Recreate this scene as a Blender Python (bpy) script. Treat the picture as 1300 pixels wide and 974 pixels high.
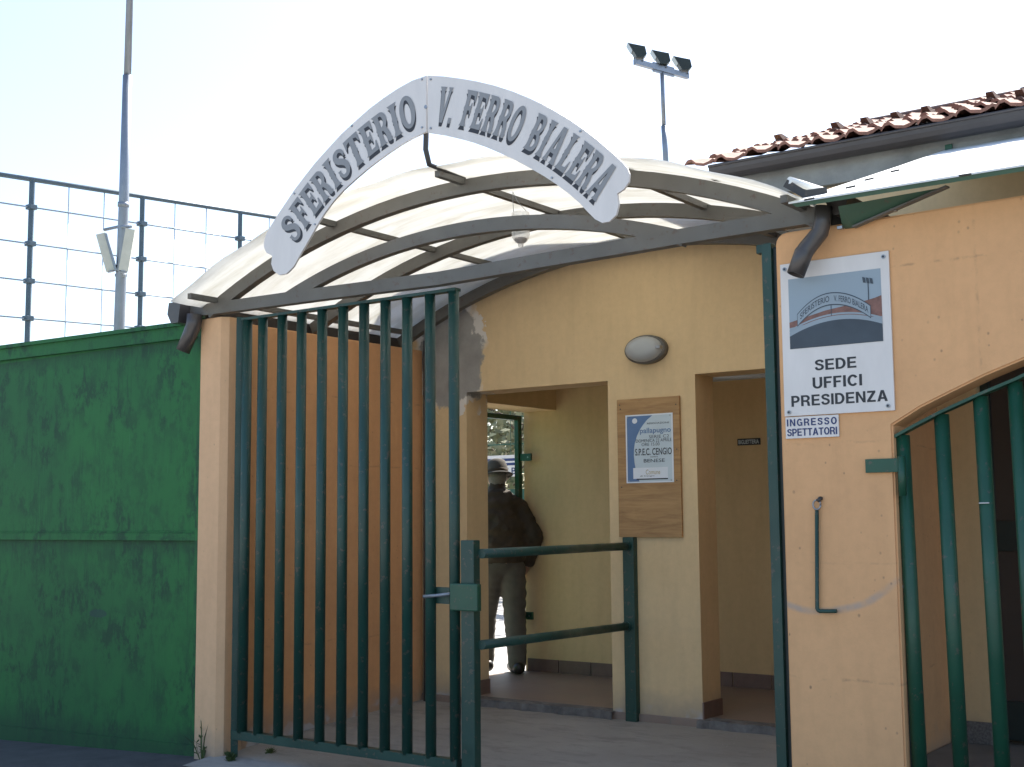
import bpy, bmesh, math, random
from mathutils import Vector, Matrix, Euler
from mathutils.geometry import tessellate_polygon
random.seed(7)
S = bpy.context.scene
for o in list(bpy.data.objects): bpy.data.objects.remove(o)
COL = S.collection
R = math.radians

# ---------------------------------------------------------------- camera
F_PX, PITCH, ROLL, YAW, CAM_H = 1621.72, .10452, -.0087457, .627865, 1.4
cy, sy, cp, sp, cr, sr = math.cos(YAW), math.sin(YAW), math.cos(PITCH), math.sin(PITCH), math.cos(ROLL), math.sin(ROLL)
FWD = Vector((-sy*cp, cy*cp, sp)); RGT0 = Vector((cy, sy, 0)); UP0 = RGT0.cross(FWD)
RGT = RGT0*cr + UP0*sr; UPV = -RGT0*sr + UP0*cr
CAM = Vector((0, 0, CAM_H))
cd = bpy.data.cameras.new('camera'); co = bpy.data.objects.new('camera', cd); COL.objects.link(co)
m3 = Matrix((RGT, UPV, -FWD)).transposed()
co.matrix_world = Matrix.Translation(CAM) @ m3.to_4x4()
cd.sensor_width = 36; cd.lens = 36*F_PX/1300; cd.clip_end = 2000; cd.clip_start = .05
S.camera = co

# ---------------------------------------------------------------- sky, sun, exposure
SUN_AZ, SUN_EL = R(3), R(52)            # azimuth from +Y, positive towards +X
w = bpy.data.worlds.new('World'); S.world = w; w.use_nodes = True
nt = w.node_tree; bg = nt.nodes['Background']
sky = nt.nodes.new('ShaderNodeTexSky'); sky.sky_type = 'NISHITA'; sky.sun_disc = False
sky.sun_elevation = SUN_EL; sky.sun_rotation = SUN_AZ; sky.air_density = 1.0; sky.dust_density = 2.0; sky.ozone_density = 1.0
nt.links.new(sky.outputs[0], bg.inputs[0]); bg.inputs[1].default_value = .13
sd = bpy.data.lights.new('sun', 'SUN'); sd.energy = 4.6; sd.angle = R(.5); sd.color = (1, .95, .87)
so = bpy.data.objects.new('sun', sd); COL.objects.link(so)
sun_dir = Vector((math.sin(SUN_AZ)*math.cos(SUN_EL), math.cos(SUN_AZ)*math.cos(SUN_EL), math.sin(SUN_EL)))
so.rotation_euler = sun_dir.to_track_quat('Z', 'Y').to_euler(); so.location = (0, 0, 30)
S.view_settings.view_transform = 'Standard'; S.view_settings.look = 'None'
S.cycles.max_bounces = 7; S.cycles.diffuse_bounces = 4; S.cycles.transparent_max_bounces = 8
S.view_settings.gamma = 1; S.view_settings.use_curve_mapping = False
S.view_settings.exposure = 1.36

# ---------------------------------------------------------------- helpers
def ray(x, y): return FWD + RGT*((x-650)/F_PX) - UPV*((y-487)/F_PX)
def at(x, y, Y):                      # point seen at (x, y) of the 1300x974 photo on the upright plane Y
    d = ray(x, y); return CAM + d*(Y/d.y)
def atx(x, y, X):
    d = ray(x, y); return CAM + d*(X/d.x)
def atz(x, y, z):
    d = ray(x, y); return CAM + d*((z-CAM_H)/d.z)
def atw(x, y, wd): return CAM + ray(x, y)*wd

def tag(o, label=None, cat=None, group=None, kind=None):
    if label: o['label'] = label
    if cat: o['category'] = cat
    if group: o['group'] = group
    if kind: o['kind'] = kind
    return o
def empty(name, loc, label=None, cat=None, group=None):
    o = bpy.data.objects.new(name, None); COL.objects.link(o); o.location = loc; o.empty_display_size = .1
    return tag(o, label, cat, group)
def par(o, p):
    if p is not None:
        o.parent = p
        M = Matrix.Identity(4); q = p
        while q is not None and q.type == 'EMPTY':
            M = Matrix.Translation(q.location) @ M if False else Matrix.Translation(-Vector(q.location)) @ M; q = None
        o.matrix_parent_inverse = M if p.type == 'EMPTY' else Matrix.Identity(4)
    return o
def link(name, me, mat=None, parent=None, smooth=False):
    o = bpy.data.objects.new(name, me); COL.objects.link(o)
    if mat is not None:
        for mm in (mat if isinstance(mat, (list, tuple)) else [mat]): me.materials.append(mm)
    if smooth:
        for p in me.polygons: p.use_smooth = True
    return par(o, parent)
def bm_obj(name, bm, mat, parent=None, smooth=False):
    me = bpy.data.meshes.new(name); bmesh.ops.recalc_face_normals(bm, faces=bm.faces); bm.to_mesh(me); bm.free()
    return link(name, me, mat, parent, smooth)
def bm_box(bm, x, y, z, bev=0, M=None):
    r = bmesh.ops.create_cube(bm, size=1)
    T = Matrix.Translation(((x[0]+x[1])/2, (y[0]+y[1])/2, (z[0]+z[1])/2)) @ Matrix.Diagonal((abs(x[1]-x[0]), abs(y[1]-y[0]), abs(z[1]-z[0]), 1))
    bmesh.ops.transform(bm, matrix=T, verts=r['verts'])
    vs = r['verts']
    if bev:
        es = list({e for v in vs for e in v.link_edges})
        q = bmesh.ops.bevel(bm, geom=es, offset=bev, segments=2, affect='EDGES', profile=.6)
        vs = list({v for f in q['faces'] for v in f.verts} | {v for v in vs if v.is_valid})
    if M is not None: bmesh.ops.transform(bm, matrix=M, verts=vs)
def box(name, x, y, z, mat, parent=None, bev=.003, M=None):
    bm = bmesh.new(); bm_box(bm, x, y, z, bev, M); return bm_obj(name, bm, mat, parent)
def prism(name, poly, y0, y1, mat, parent=None, bev=0):
    bm = bmesh.new()
    a = [bm.verts.new((p[0], y0, p[1])) for p in poly]; b = [bm.verts.new((p[0], y1, p[1])) for p in poly]
    n = len(poly)
    tris = tessellate_polygon([[Vector((p[0], p[1], 0)) for p in poly]])
    if bev:
        bm.faces.new(a); bm.faces.new(b[::-1])
    else:
        for t in tris:
            bm.faces.new([a[i] for i in t]); bm.faces.new([b[i] for i in reversed(t)])
    for i in range(n): bm.faces.new((a[i], a[(i+1) % n], b[(i+1) % n], b[i]))
    bmesh.ops.recalc_face_normals(bm, faces=bm.faces)
    if bev:
        es = [e for e in bm.edges if abs(e.verts[0].co.y-y0) < 1e-6 and abs(e.verts[1].co.y-y0) < 1e-6]
        bmesh.ops.bevel(bm, geom=es, offset=bev, segments=2, affect='EDGES')
        bmesh.ops.triangulate(bm, faces=[f for f in bm.faces if len(f.verts) > 4])
    return bm_obj(name, bm, mat, parent)
def frames(pts):
    pts = [Vector(p) for p in pts]; out = []
    t = (pts[1]-pts[0]).normalized()
    u = t.orthogonal().normalized() if abs(t.z) > .9 else t.cross(Vector((0, 0, 1))).normalized()
    for i, p in enumerate(pts):
        d = Vector((0, 0, 0))
        if i > 0: d += (p-pts[i-1]).normalized()
        if i < len(pts)-1: d += (pts[i+1]-p).normalized()
        d.normalize(); u = (u - d*u.dot(d)).normalized(); out.append((p, u, d.cross(u).normalized()))
    return out
def bm_tube(bm, pts, r, seg=12, caps=True, sq=None):
    fr = frames(pts); rings = []
    for i, (p, u, v) in enumerate(fr):
        rr = r[i] if isinstance(r, (list, tuple)) else r
        if sq: ring = [bm.verts.new(p + u*(sq[0]*a) + v*(sq[1]*b)) for a, b in ((-.5, -.5), (.5, -.5), (.5, .5), (-.5, .5))]
        else: ring = [bm.verts.new(p + (u*math.cos(2*math.pi*k/seg) + v*math.sin(2*math.pi*k/seg))*rr) for k in range(seg)]
        rings.append(ring)
    n = len(rings[0])
    for a, b in zip(rings, rings[1:]):
        for k in range(n): bm.faces.new((a[k], a[(k+1) % n], b[(k+1) % n], b[k]))
    if caps: bm.faces.new(rings[0][::-1]); bm.faces.new(rings[-1])
def tube(name, pts, r, mat, parent=None, seg=14, caps=True):
    bm = bmesh.new(); bm_tube(bm, pts, r, seg, caps); o = bm_obj(name, bm, mat, parent, True)
    for p in o.data.polygons:
        if len(p.vertices) > 4: p.use_smooth = False
    return o
def bar(name, pts, a, b, mat, parent=None):
    bm = bmesh.new(); bm_tube(bm, pts, 0, sq=(a, b)); return bm_obj(name, bm, mat, parent)
def lathe(name, prof, mat, parent, M, seg=24, sx=1, sy_=1):
    bm = bmesh.new(); rings = []
    for r, z in prof: rings.append([bm.verts.new((r*sx*math.cos(2*math.pi*k/seg), r*sy_*math.sin(2*math.pi*k/seg), z)) for k in range(seg)])
    for a, b in zip(rings, rings[1:]):
        for k in range(seg): bm.faces.new((a[k], a[(k+1) % seg], b[(k+1) % seg], b[k]))
    bmesh.ops.transform(bm, matrix=M, verts=bm.verts)
    bmesh.ops.remove_doubles(bm, verts=bm.verts, dist=1e-5)
    return bm_obj(name, bm, mat, parent, True)
def flat(name, loops_list, Y, mat, parent=None):
    """flat polygons (with holes) in the plane Y, loops of (x, z); mat index per entry"""
    vs, fs, mi = [], [], []
    for loops, k, dy in loops_list:
        base = len(vs)
        for lp in loops: vs += [(p[0], Y+dy, p[1]) for p in lp]
        for t in tessellate_polygon([[Vector((p[0], p[1], 0)) for p in lp] for lp in loops]):
            a, b, c = [Vector((vs[base+i][0], vs[base+i][2], 0)) for i in t]
            t = [base+i for i in t]
            if (b-a).cross(c-a).z < 0: t = t[::-1]      # face towards -Y
            fs.append(t); mi.append(k)
    me = bpy.data.meshes.new(name); me.from_pydata(vs, [], fs)
    o = link(name, me, mat, parent)
    for p, k in zip(me.polygons, mi): p.material_index = k
    return o
_tc = {}
def text_tris(body, bold=0.0, space=1.0):
    key = (body, bold, space)
    if key in _tc: return _tc[key]
    c = bpy.data.curves.new('lettering', 'FONT'); c.body = body; c.offset = bold; c.space_character = space; c.resolution_u = 4
    o = bpy.data.objects.new('lettering', c); COL.objects.link(o)
    bpy.context.view_layer.update()
    me = bpy.data.meshes.new_from_object(o.evaluated_get(bpy.context.evaluated_depsgraph_get()))
    V = [(v.co.x, v.co.y) for v in me.vertices]; Fc = [tuple(p.vertices) for p in me.polygons]
    bpy.data.objects.remove(o); bpy.data.meshes.remove(me); bpy.data.curves.remove(c)
    x0 = min(v[0] for v in V); x1 = max(v[0] for v in V); y0 = min(v[1] for v in V); y1 = max(v[1] for v in V)
    V = [((x-x0)/(x1-x0), (y-y0)/(y1-y0)) for x, y in V]
    _tc[key] = (V, Fc); return _tc[key]
def text(name, body, x0, x1, z0, z1, Y, mat, parent, bold=.015, shear=0, space=1.0):
    V, Fc = text_tris(body, bold, space)
    me = bpy.data.meshes.new(name)
    me.from_pydata([(x0+u*(x1-x0), Y, z0+v*(z1-z0)+shear*u) for u, v in V], [], Fc)
    return link(name, me, mat, parent)

# ---------------------------------------------------------------- materials
def N(nt, t, **k):
    n = nt.nodes.new(t)
    for a, b in k.items(): setattr(n, a, b)
    return n
def ramp(nt, src, stops):
    r = N(nt, 'ShaderNodeValToRGB'); e = r.color_ramp.elements
    while len(e) < len(stops): e.new(.5)
    for el, (p, c) in zip(e, stops):
        el.position = p; el.color = (c, c, c, 1) if not isinstance(c, (tuple, list)) else (*c, 1)
    nt.links.new(src, r.inputs[0]); return r.outputs[0]
def noise(nt, co, scale, detail=4, rough=.55, dist=0):
    n = N(nt, 'ShaderNodeTexNoise'); n.inputs['Scale'].default_value = scale; n.inputs['Detail'].default_value = detail
    n.inputs['Roughness'].default_value = rough; n.inputs['Distortion'].default_value = dist
    nt.links.new(co, n.inputs['Vector']); return n.outputs['Fac']
def mapping(nt, co, scale=(1, 1, 1), loc=(0, 0, 0), rot=(0, 0, 0)):
    m = N(nt, 'ShaderNodeMapping'); m.inputs['Scale'].default_value = scale; m.inputs['Location'].default_value = loc; m.inputs['Rotation'].default_value = rot
    nt.links.new(co, m.inputs['Vector']); return m.outputs[0]
def mixc(nt, fac, a, b, mode='MIX'):
    m = N(nt, 'ShaderNodeMix', data_type='RGBA', blend_type=mode)
    for s, v in ((m.inputs[0], fac), (m.inputs[6], a), (m.inputs[7], b)):
        if hasattr(v, 'is_linked') or hasattr(v, 'links'): nt.links.new(v, s)
        elif isinstance(v, (tuple, list)): s.default_value = (*v[:3], 1)
        else: s.default_value = v
    return m.outputs[2]
def mth(nt, op, a, b=None, c=None):
    m = N(nt, 'ShaderNodeMath', operation=op)
    for s, v in zip(m.inputs, (a, b, c)):
        if v is None: continue
        if hasattr(v, 'links'): nt.links.new(v, s)
        else: s.default_value = v
    return m.outputs[0]
def start(name):
    m = bpy.data.materials.new(name); m.use_nodes = True; nt = m.node_tree
    b = nt.nodes['Principled BSDF']; tc = N(nt, 'ShaderNodeTexCoord'); return m, nt, b, tc.outputs['Object']
def bump(nt, b, h, strength=.3, dist=.01):
    n = N(nt, 'ShaderNodeBump'); n.inputs['Strength'].default_value = strength; n.inputs['Distance'].default_value = dist
    nt.links.new(h, n.inputs['Height']); nt.links.new(n.outputs[0], b.inputs['Normal'])
def pm(name, c, rough=.6, var=.25, scale=8, metal=0, bmp=.1, bscale=60, bdist=.003, c2=None, spec=.5, stretch=(1, 1, 1)):
    m, nt, b, co = start(name)
    co2 = mapping(nt, co, stretch)
    f = noise(nt, co2, scale, 6, .6)
    f = ramp(nt, f, [(.3, 0.), (.7, 1.)])
    d = c2 if c2 else tuple(x*(1-var) for x in c)
    nt.links.new(mixc(nt, f, c, d), b.inputs['Base Color'])
    b.inputs['Roughness'].default_value = rough; b.inputs['Metallic'].default_value = metal
    b.inputs['Specular IOR Level'].default_value = spec
    if bmp: bump(nt, b, noise(nt, co2, bscale, 4), bmp, bdist)
    return m
def plaster(name, c, c2, patch=None, lines=None, ring=None, specks=.5, base_dirt=None):
    m, nt, b, co = start(name)
    f = ramp(nt, noise(nt, co, 1.6, 6, .6), [(.35, 0.), (.65, 1.)])
    col = mixc(nt, f, c, c2)
    # vertical washes and mottling
    g = ramp(nt, noise(nt, mapping(nt, co, (5, 5, .7)), 2.2, 5, .6), [(.45, 0.), (.75, 1.)])
    col = mixc(nt, mth(nt, 'MULTIPLY', g, .22), col, tuple(x*.62 for x in c))
    g = ramp(nt, noise(nt, co, 22, 5, .7), [(.4, 0.), (.72, 1.)])
    col = mixc(nt, mth(nt, 'MULTIPLY', g, .16), col, tuple(x*.6 for x in c2))
    # small pits / dark specks gathered in patches
    v = N(nt, 'ShaderNodeTexVoronoi'); v.inputs['Scale'].default_value = 21; nt.links.new(co, v.inputs['Vector'])
    nt.links.new(mapping(nt, co, (1, 1, .8)), v.inputs['Vector']); s = ramp(nt, mth(nt, 'ADD', v.outputs['Distance'], mth(nt, 'MULTIPLY', noise(nt, co, 11, 3), .22)), [(.13, 1.), (.23, 0.)])
    gate = ramp(nt, noise(nt, co, 3.1, 3), [(.40, 0.), (.56, 1.)])
    col = mixc(nt, mth(nt, 'MULTIPLY', mth(nt, 'MULTIPLY', s, gate), specks), col, (.10, .075, .055))
    sep = N(nt, 'ShaderNodeSeparateXYZ'); nt.links.new(co, sep.inputs[0]); X, Z = sep.outputs[0], sep.outputs[2]
    wob = mth(nt, 'MULTIPLY', mth(nt, 'SUBTRACT', noise(nt, co, 5, 4), .5), .05)
    for ax, pos, strg in (lines or []):
        d = mth(nt, 'ABSOLUTE', mth(nt, 'SUBTRACT', mth(nt, 'ADD', Z if ax == 'z' else X, wob), pos))
        k = ramp(nt, d, [(.0015, 1.), (.007, 0.)])
        k = mth(nt, 'MULTIPLY', k, ramp(nt, noise(nt, co, 9, 6, .7), [(.48, 0.), (.62, 1.)]))
        col = mixc(nt, mth(nt, 'MULTIPLY', k, strg*.6), col, (.24, .15, .09))
    if ring:
        cx, cz, rr = ring
        dx = mth(nt, 'SUBTRACT', X, cx); dz = mth(nt, 'SUBTRACT', Z, cz)
        d = mth(nt, 'SQRT', mth(nt, 'ADD', mth(nt, 'MULTIPLY', dx, dx), mth(nt, 'MULTIPLY', dz, dz)))
        d = mth(nt, 'ABSOLUTE', mth(nt, 'SUBTRACT', mth(nt, 'ADD', d, mth(nt, 'MULTIPLY', wob, .4)), rr))
        k = ramp(nt, d, [(.006, 1.), (.02, 0.)])
        k = mth(nt, 'MULTIPLY', k, ramp(nt, mth(nt, 'ADD', dz, 1.), [(.60, 1.), (.70, 0.)]))
        k = mth(nt, 'MULTIPLY', k, ramp(nt, noise(nt, co, 14, 4), [(.3, .25), (.6, 1.)]))
        col = mixc(nt, mth(nt, 'MULTIPLY', k, .6), col, (.34, .32, .30))
    if patch:
        px_, pz_, rx, rz = patch
        dx = mth(nt, 'DIVIDE', mth(nt, 'SUBTRACT', X, px_), rx); dz = mth(nt, 'DIVIDE', mth(nt, 'SUBTRACT', Z, pz_), rz)
        d = mth(nt, 'SQRT', mth(nt, 'ADD', mth(nt, 'MULTIPLY', dx, dx), mth(nt, 'MULTIPLY', dz, dz)))
        d = mth(nt, 'ADD', d, mth(nt, 'MULTIPLY', mth(nt, 'SUBTRACT', noise(nt, co, 6, 6, .65), .5), 1.0))
        gcol = mixc(nt, ramp(nt, noise(nt, co, 5, 5), [(.35, 0.), (.65, 1.)]), (.27, .26, .24), (.38, .365, .335))
        rim = mth(nt, 'MULTIPLY', ramp(nt, d, [(.80, 0.), (.86, 1.), (1.08, 1.), (1.15, 0.)]), ramp(nt, noise(nt, co, 3.3, 2), [(.42, 0.), (.5, 1.)]))
        col = mixc(nt, ramp(nt, d, [(.82, 1.), (.90, 0.)]), col, gcol)
        col = mixc(nt, rim, col, (.72, .68, .62))
    if base_dirt is not None:
        h = mth(nt, 'ADD', Z, mth(nt, 'MULTIPLY', mth(nt, 'SUBTRACT', noise(nt, co, 6, 5), .5), .25))
        k = ramp(nt, mth(nt, 'SUBTRACT', h, base_dirt), [(.02, .75), (.22, 0.)])
        col = mixc(nt, k, col, (.30, .26, .22))
        k2 = mth(nt, 'MULTIPLY', ramp(nt, mth(nt, 'SUBTRACT', h, base_dirt), [(.0, 1.), (.10, 0.)]), ramp(nt, noise(nt, co, 4, 3), [(.5, 0.), (.56, 1.)]))
        col = mixc(nt, k2, col, (.44, .44, .46))
    nt.links.new(col, b.inputs['Base Color']); b.inputs['Roughness'].default_value = .85; b.inputs['Specular IOR Level'].default_value = .25
    bump(nt, b, noise(nt, co, 90, 5, .7), .25, .004)
    return m
def paint_metal(name, c, rough=.42, chips=(.12, .09, .07), wear=.62, metal=0.0):
    m, nt, b, co = start(name)
    f = ramp(nt, noise(nt, co, 3.5, 5), [(.3, 0.), (.7, 1.)])
    col = mixc(nt, f, c, tuple(x*.72 for x in c))
    k = ramp(nt, noise(nt, co, 28, 6, .7), [(wear, 0.), (wear+.04, 1.)])
    col = mixc(nt, mth(nt, 'MULTIPLY', k, .6), col, chips)
    nt.links.new(col, b.inputs['Base Color']); b.inputs['Metallic'].default_value = metal
    nt.links.new(ramp(nt, noise(nt, co, 9, 4), [(.3, rough-.08), (.7, rough+.12)]), b.inputs['Roughness'])
    bump(nt, b, noise(nt, co, 70, 4), .12, .002)
    return m
def old_panel(name):
    m, nt, b, co = start(name)
    f = ramp(nt, noise(nt, co, 1.1, 5), [(.3, 0.), (.7, 1.)])
    col = mixc(nt, f, (.020, .148, .038), (.016, .112, .035))
    # crisp mildew: fine high-detail noise gated by large patches, more of it low down
    g = ramp(nt, noise(nt, mapping(nt, co, (1, 1, .55)), 9, 10, .78, .2), [(.47, 0.), (.56, 1.)])
    g2 = ramp(nt, noise(nt, co, 1.9, 5, .65), [(.38, 0.1), (.58, 1.)])
    col = mixc(nt, mth(nt, 'MULTIPLY', mth(nt, 'MULTIPLY', g, g2), .85), col, (.010, .052, .026))
    d = ramp(nt, noise(nt, mapping(nt, co, (14, 14, .7)), 2.4, 9, .75), [(.54, 0.), (.62, 1.)])
    d2 = ramp(nt, noise(nt, co, 2.1, 3), [(.45, 0.), (.60, 1.)])
    col = mixc(nt, mth(nt, 'MULTIPLY', mth(nt, 'MULTIPLY', d, d2), .65), col, (.010, .055, .028))
    e = ramp(nt, noise(nt, mapping(nt, co, (20, 20, 1.0)), 3.0, 6, .7), [(.64, 0.), (.70, 1.)])
    col = mixc(nt, mth(nt, 'MULTIPLY', e, .35), col, (.06, .21, .10))
    sp_ = N(nt, 'ShaderNodeSeparateXYZ'); nt.links.new(co, sp_.inputs[0])
    for zr, hh in ((1.277, .12), (2.53, .10), (0.0, .16)):  # darker just below each rail and towards the bottom edge
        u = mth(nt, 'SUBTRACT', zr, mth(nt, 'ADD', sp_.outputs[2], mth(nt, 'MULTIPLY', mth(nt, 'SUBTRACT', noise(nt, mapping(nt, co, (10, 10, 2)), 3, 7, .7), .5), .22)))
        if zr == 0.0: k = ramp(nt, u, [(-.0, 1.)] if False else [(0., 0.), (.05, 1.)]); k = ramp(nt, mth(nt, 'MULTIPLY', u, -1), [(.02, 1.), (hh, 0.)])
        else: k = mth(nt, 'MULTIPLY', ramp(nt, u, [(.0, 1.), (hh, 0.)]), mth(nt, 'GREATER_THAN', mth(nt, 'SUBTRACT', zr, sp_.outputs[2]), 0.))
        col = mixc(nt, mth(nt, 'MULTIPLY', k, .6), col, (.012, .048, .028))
    # a faded oval where a plate used to be
    o = at(123, 779, 5.22); sep = N(nt, 'ShaderNodeSeparateXYZ'); nt.links.new(co, sep.inputs[0])
    dx = mth(nt, 'DIVIDE', mth(nt, 'SUBTRACT', sep.outputs[0], o.x), .13); dz = mth(nt, 'DIVIDE', mth(nt, 'SUBTRACT', sep.outputs[2], o.z), .034)
    dd = mth(nt, 'ADD', mth(nt, 'ADD', mth(nt, 'MULTIPLY', dx, dx), mth(nt, 'MULTIPLY', dz, dz)), mth(nt, 'MULTIPLY', noise(nt, co, 14, 4), .7))
    col = mixc(nt, mth(nt, 'MULTIPLY', ramp(nt, dd, [(.8, 1.), (1.3, 0.)]), .7), col, (.022, .06, .052))
    nt.links.new(col, b.inputs['Base Color']); b.inputs['Roughness'].default_value = .62; b.inputs['Specular IOR Level'].default_value = .3
    h = mth(nt, 'ADD', noise(nt, co, 1.6, 2), mth(nt, 'MULTIPLY', noise(nt, co, 60, 4), .08))
    bump(nt, b, h, .35, .02)
    return m

M = {}
ORANGE, ORANGE2 = (.76, .43, .21), (.70, .395, .195)
YELLOW, YELLOW2 = (.73, .54, .305), (.69, .51, .285)
pc = at(572, 452, 7.0); hk = at(1037, 632, 5.15); hb = at(1037, 776, 5.15)
M['orange'] = plaster('orange_plaster', ORANGE, ORANGE2, lines=[('z', 2.42, .8), ('z', 1.70, .5), ('z', .72, .8), ('x', -1.45, .6), ('z', 1.2, .3)], ring=(hk.x, hk.z, hk.z-hb.z), specks=.6, base_dirt=.0)
M['pillar'] = plaster('pillar_plaster', (.74, .46, .26), (.70, .435, .245), lines=[('z', 2.0, .3)], specks=.35, base_dirt=.0)
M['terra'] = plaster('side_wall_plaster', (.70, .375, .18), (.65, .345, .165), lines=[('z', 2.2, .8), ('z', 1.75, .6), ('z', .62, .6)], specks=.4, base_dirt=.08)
M['yellow'] = plaster('yellow_plaster', YELLOW, YELLOW2, patch=(pc.x, pc.z, .34, .42), specks=.12, base_dirt=.14)
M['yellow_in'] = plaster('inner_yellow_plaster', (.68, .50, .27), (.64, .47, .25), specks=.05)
M['green'] = paint_metal('green_gate_paint', (.013, .060, .046), .40, wear=.59)
M['green2'] = paint_metal('green_arched_gate_paint', (.014, .085, .048), .40, wear=.60)
M['panel'] = old_panel('weathered_green_sheet')
M['steel'] = paint_metal('grey_canopy_steel', (.135, .130, .115), .5, (.10, .06, .045), .60)
M['dark_steel'] = paint_metal('dark_eave_steel', (.05, .048, .046), .5)
M['galv'] = pm('galvanised_pole', (.30, .33, .37), .45, .2, 6, .6, .05)
M['blue_steel'] = pm('fence_steel', (.10, .14, .17), .5, .2, 8, .3, 0)
M['wire'] = pm('fence_wire', (.30, .35, .40), .5, .2, 8, .5, 0)
M['pipe'] = pm('brown_downpipe', (.10, .09, .085), .33, .25, 10, .3, .05)
M['white'] = pm('white_sign_sheet', (.74, .70, .66), .4, .10, 3.5, 0, .03, stretch=(3, 1, .8))
M['white_paint'] = pm('white_roof_sheet', (.80, .81, .78), .5, .12, 5, 0, .06)
M['sheet_green'] = paint_metal('green_roof_edge', (.075, .15, .10), .5)
M['letter'] = pm('grey_letter_paint', (.27, .275, .28), .6, .08, 20, 0, 0)
M['letter_dark'] = pm('dark_letter_paint', (.035, .037, .045), .6, .1, 20, 0, 0)
M['black'] = pm('black_print', (.022, .025, .030), .5, .1, 20, 0, 0)
M['navy'] = pm('navy_print', (.018, .035, .13), .5, .1, 20, 0, 0)
M['asphalt'] = pm('asphalt', (.085, .086, .09), .85, .4, 5, 0, .5, 160, .01)
M['concrete'] = pm('ramp_concrete', (.235, .222, .20), .9, .28, 3, 0, .35, 80, .006)
def ramp_mat():
    m, nt, b, co = start('worn_ramp_concrete')
    col = mixc(nt, ramp(nt, noise(nt, co, 1.3, 6, .65), [(.3, 0.), (.7, 1.)]), (.34, .325, .295), (.25, .24, .22))
    col = mixc(nt, mth(nt, 'MULTIPLY', ramp(nt, noise(nt, mapping(nt, co, (1, 2.5, 1)), 4, 7, .7, .5), [(.5, 0.), (.66, 1.)]), .5), col, (.17, .16, .145))
    v = N(nt, 'ShaderNodeTexVoronoi'); v.inputs['Scale'].default_value = 26; nt.links.new(co, v.inputs['Vector'])
    col = mixc(nt, mth(nt, 'MULTIPLY', ramp(nt, v.outputs['Distance'], [(.05, 1.), (.13, 0.)]), ramp(nt, noise(nt, co, 2.5, 3), [(.5, 0.), (.6, .8)])), col, (.48, .46, .42))
    v2 = N(nt, 'ShaderNodeTexVoronoi'); v2.inputs['Scale'].default_value = 34; nt.links.new(mapping(nt, co, loc=(3, 7, 1)), v2.inputs['Vector'])
    col = mixc(nt, mth(nt, 'MULTIPLY', ramp(nt, v2.outputs['Distance'], [(.05, 1.), (.12, 0.)]), ramp(nt, noise(nt, co, 3.5, 3), [(.5, 0.), (.6, .7)])), col, (.10, .09, .08))
    nt.links.new(col, b.inputs['Base Color']); b.inputs['Roughness'].default_value = .92
    bump(nt, b, mth(nt, 'ADD', noise(nt, co, 6, 5), mth(nt, 'MULTIPLY', noise(nt, co, 120, 4), .4)), .5, .008); return m
M['ramp'] = ramp_mat()
M['sill'] = pm('broken_threshold_mortar', (.20, .19, .18), .95, .55, 14, 0, .8, 50, .012)
M['bounce_paving'] = pm('pale_bounce_ground', (.33, .315, .29), .9, .2, 2, 0, .3, 60, .006)  # even pale colour of the added bounce ground
M['eave'] = pm('eave_concrete', (.36, .37, .35), .9, .45, 4, 0, .3, 40, .006)
M['court'] = pm('pale_court_gravel', (.42, .40, .37), .95, .15, 3, 0, .4, 40, .01)
M['bolt'] = pm('steel_bolt', (.35, .36, .38), .35, .2, 30, .8, 0)
M['dark'] = pm('dark_door_paint', (.018, .030, .028), .45, .2, 10, 0, .05)
M['gutter'] = pm('brown_gutter', (.07, .064, .064), .45, .2, 6, .1, .05)
M['skirt'] = pm('brown_skirting_tile', (.20, .13, .105), .55, .25, 12, 0, .08)
M['granite'] = pm('granite', (.22, .21, .20), .6, .6, 90, 0, .05)
def floor_tile():
    m, nt, b, co = start('terracotta_floor_tile')
    br = N(nt, 'ShaderNodeTexBrick'); br.offset = 0
    for k, v in (('Scale', 1), ('Brick Width', .3), ('Row Height', .3), ('Mortar Size', .004)): br.inputs[k].default_value = v
    br.inputs['Color1'].default_value = (.23, .165, .13, 1); br.inputs['Color2'].default_value = (.26, .19, .15, 1); br.inputs['Mortar'].default_value = (.20, .17, .14, 1)
    nt.links.new(co, br.inputs['Vector'])
    col = mixc(nt, mth(nt, 'MULTIPLY', ramp(nt, noise(nt, co, 5, 5), [(.4, 0.), (.7, 1.)]), .3), br.outputs['Color'], (.19, .17, .15))
    nt.links.new(col, b.inputs['Base Color']); b.inputs['Roughness'].default_value = .45; return m
M['floor'] = floor_tile()
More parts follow.
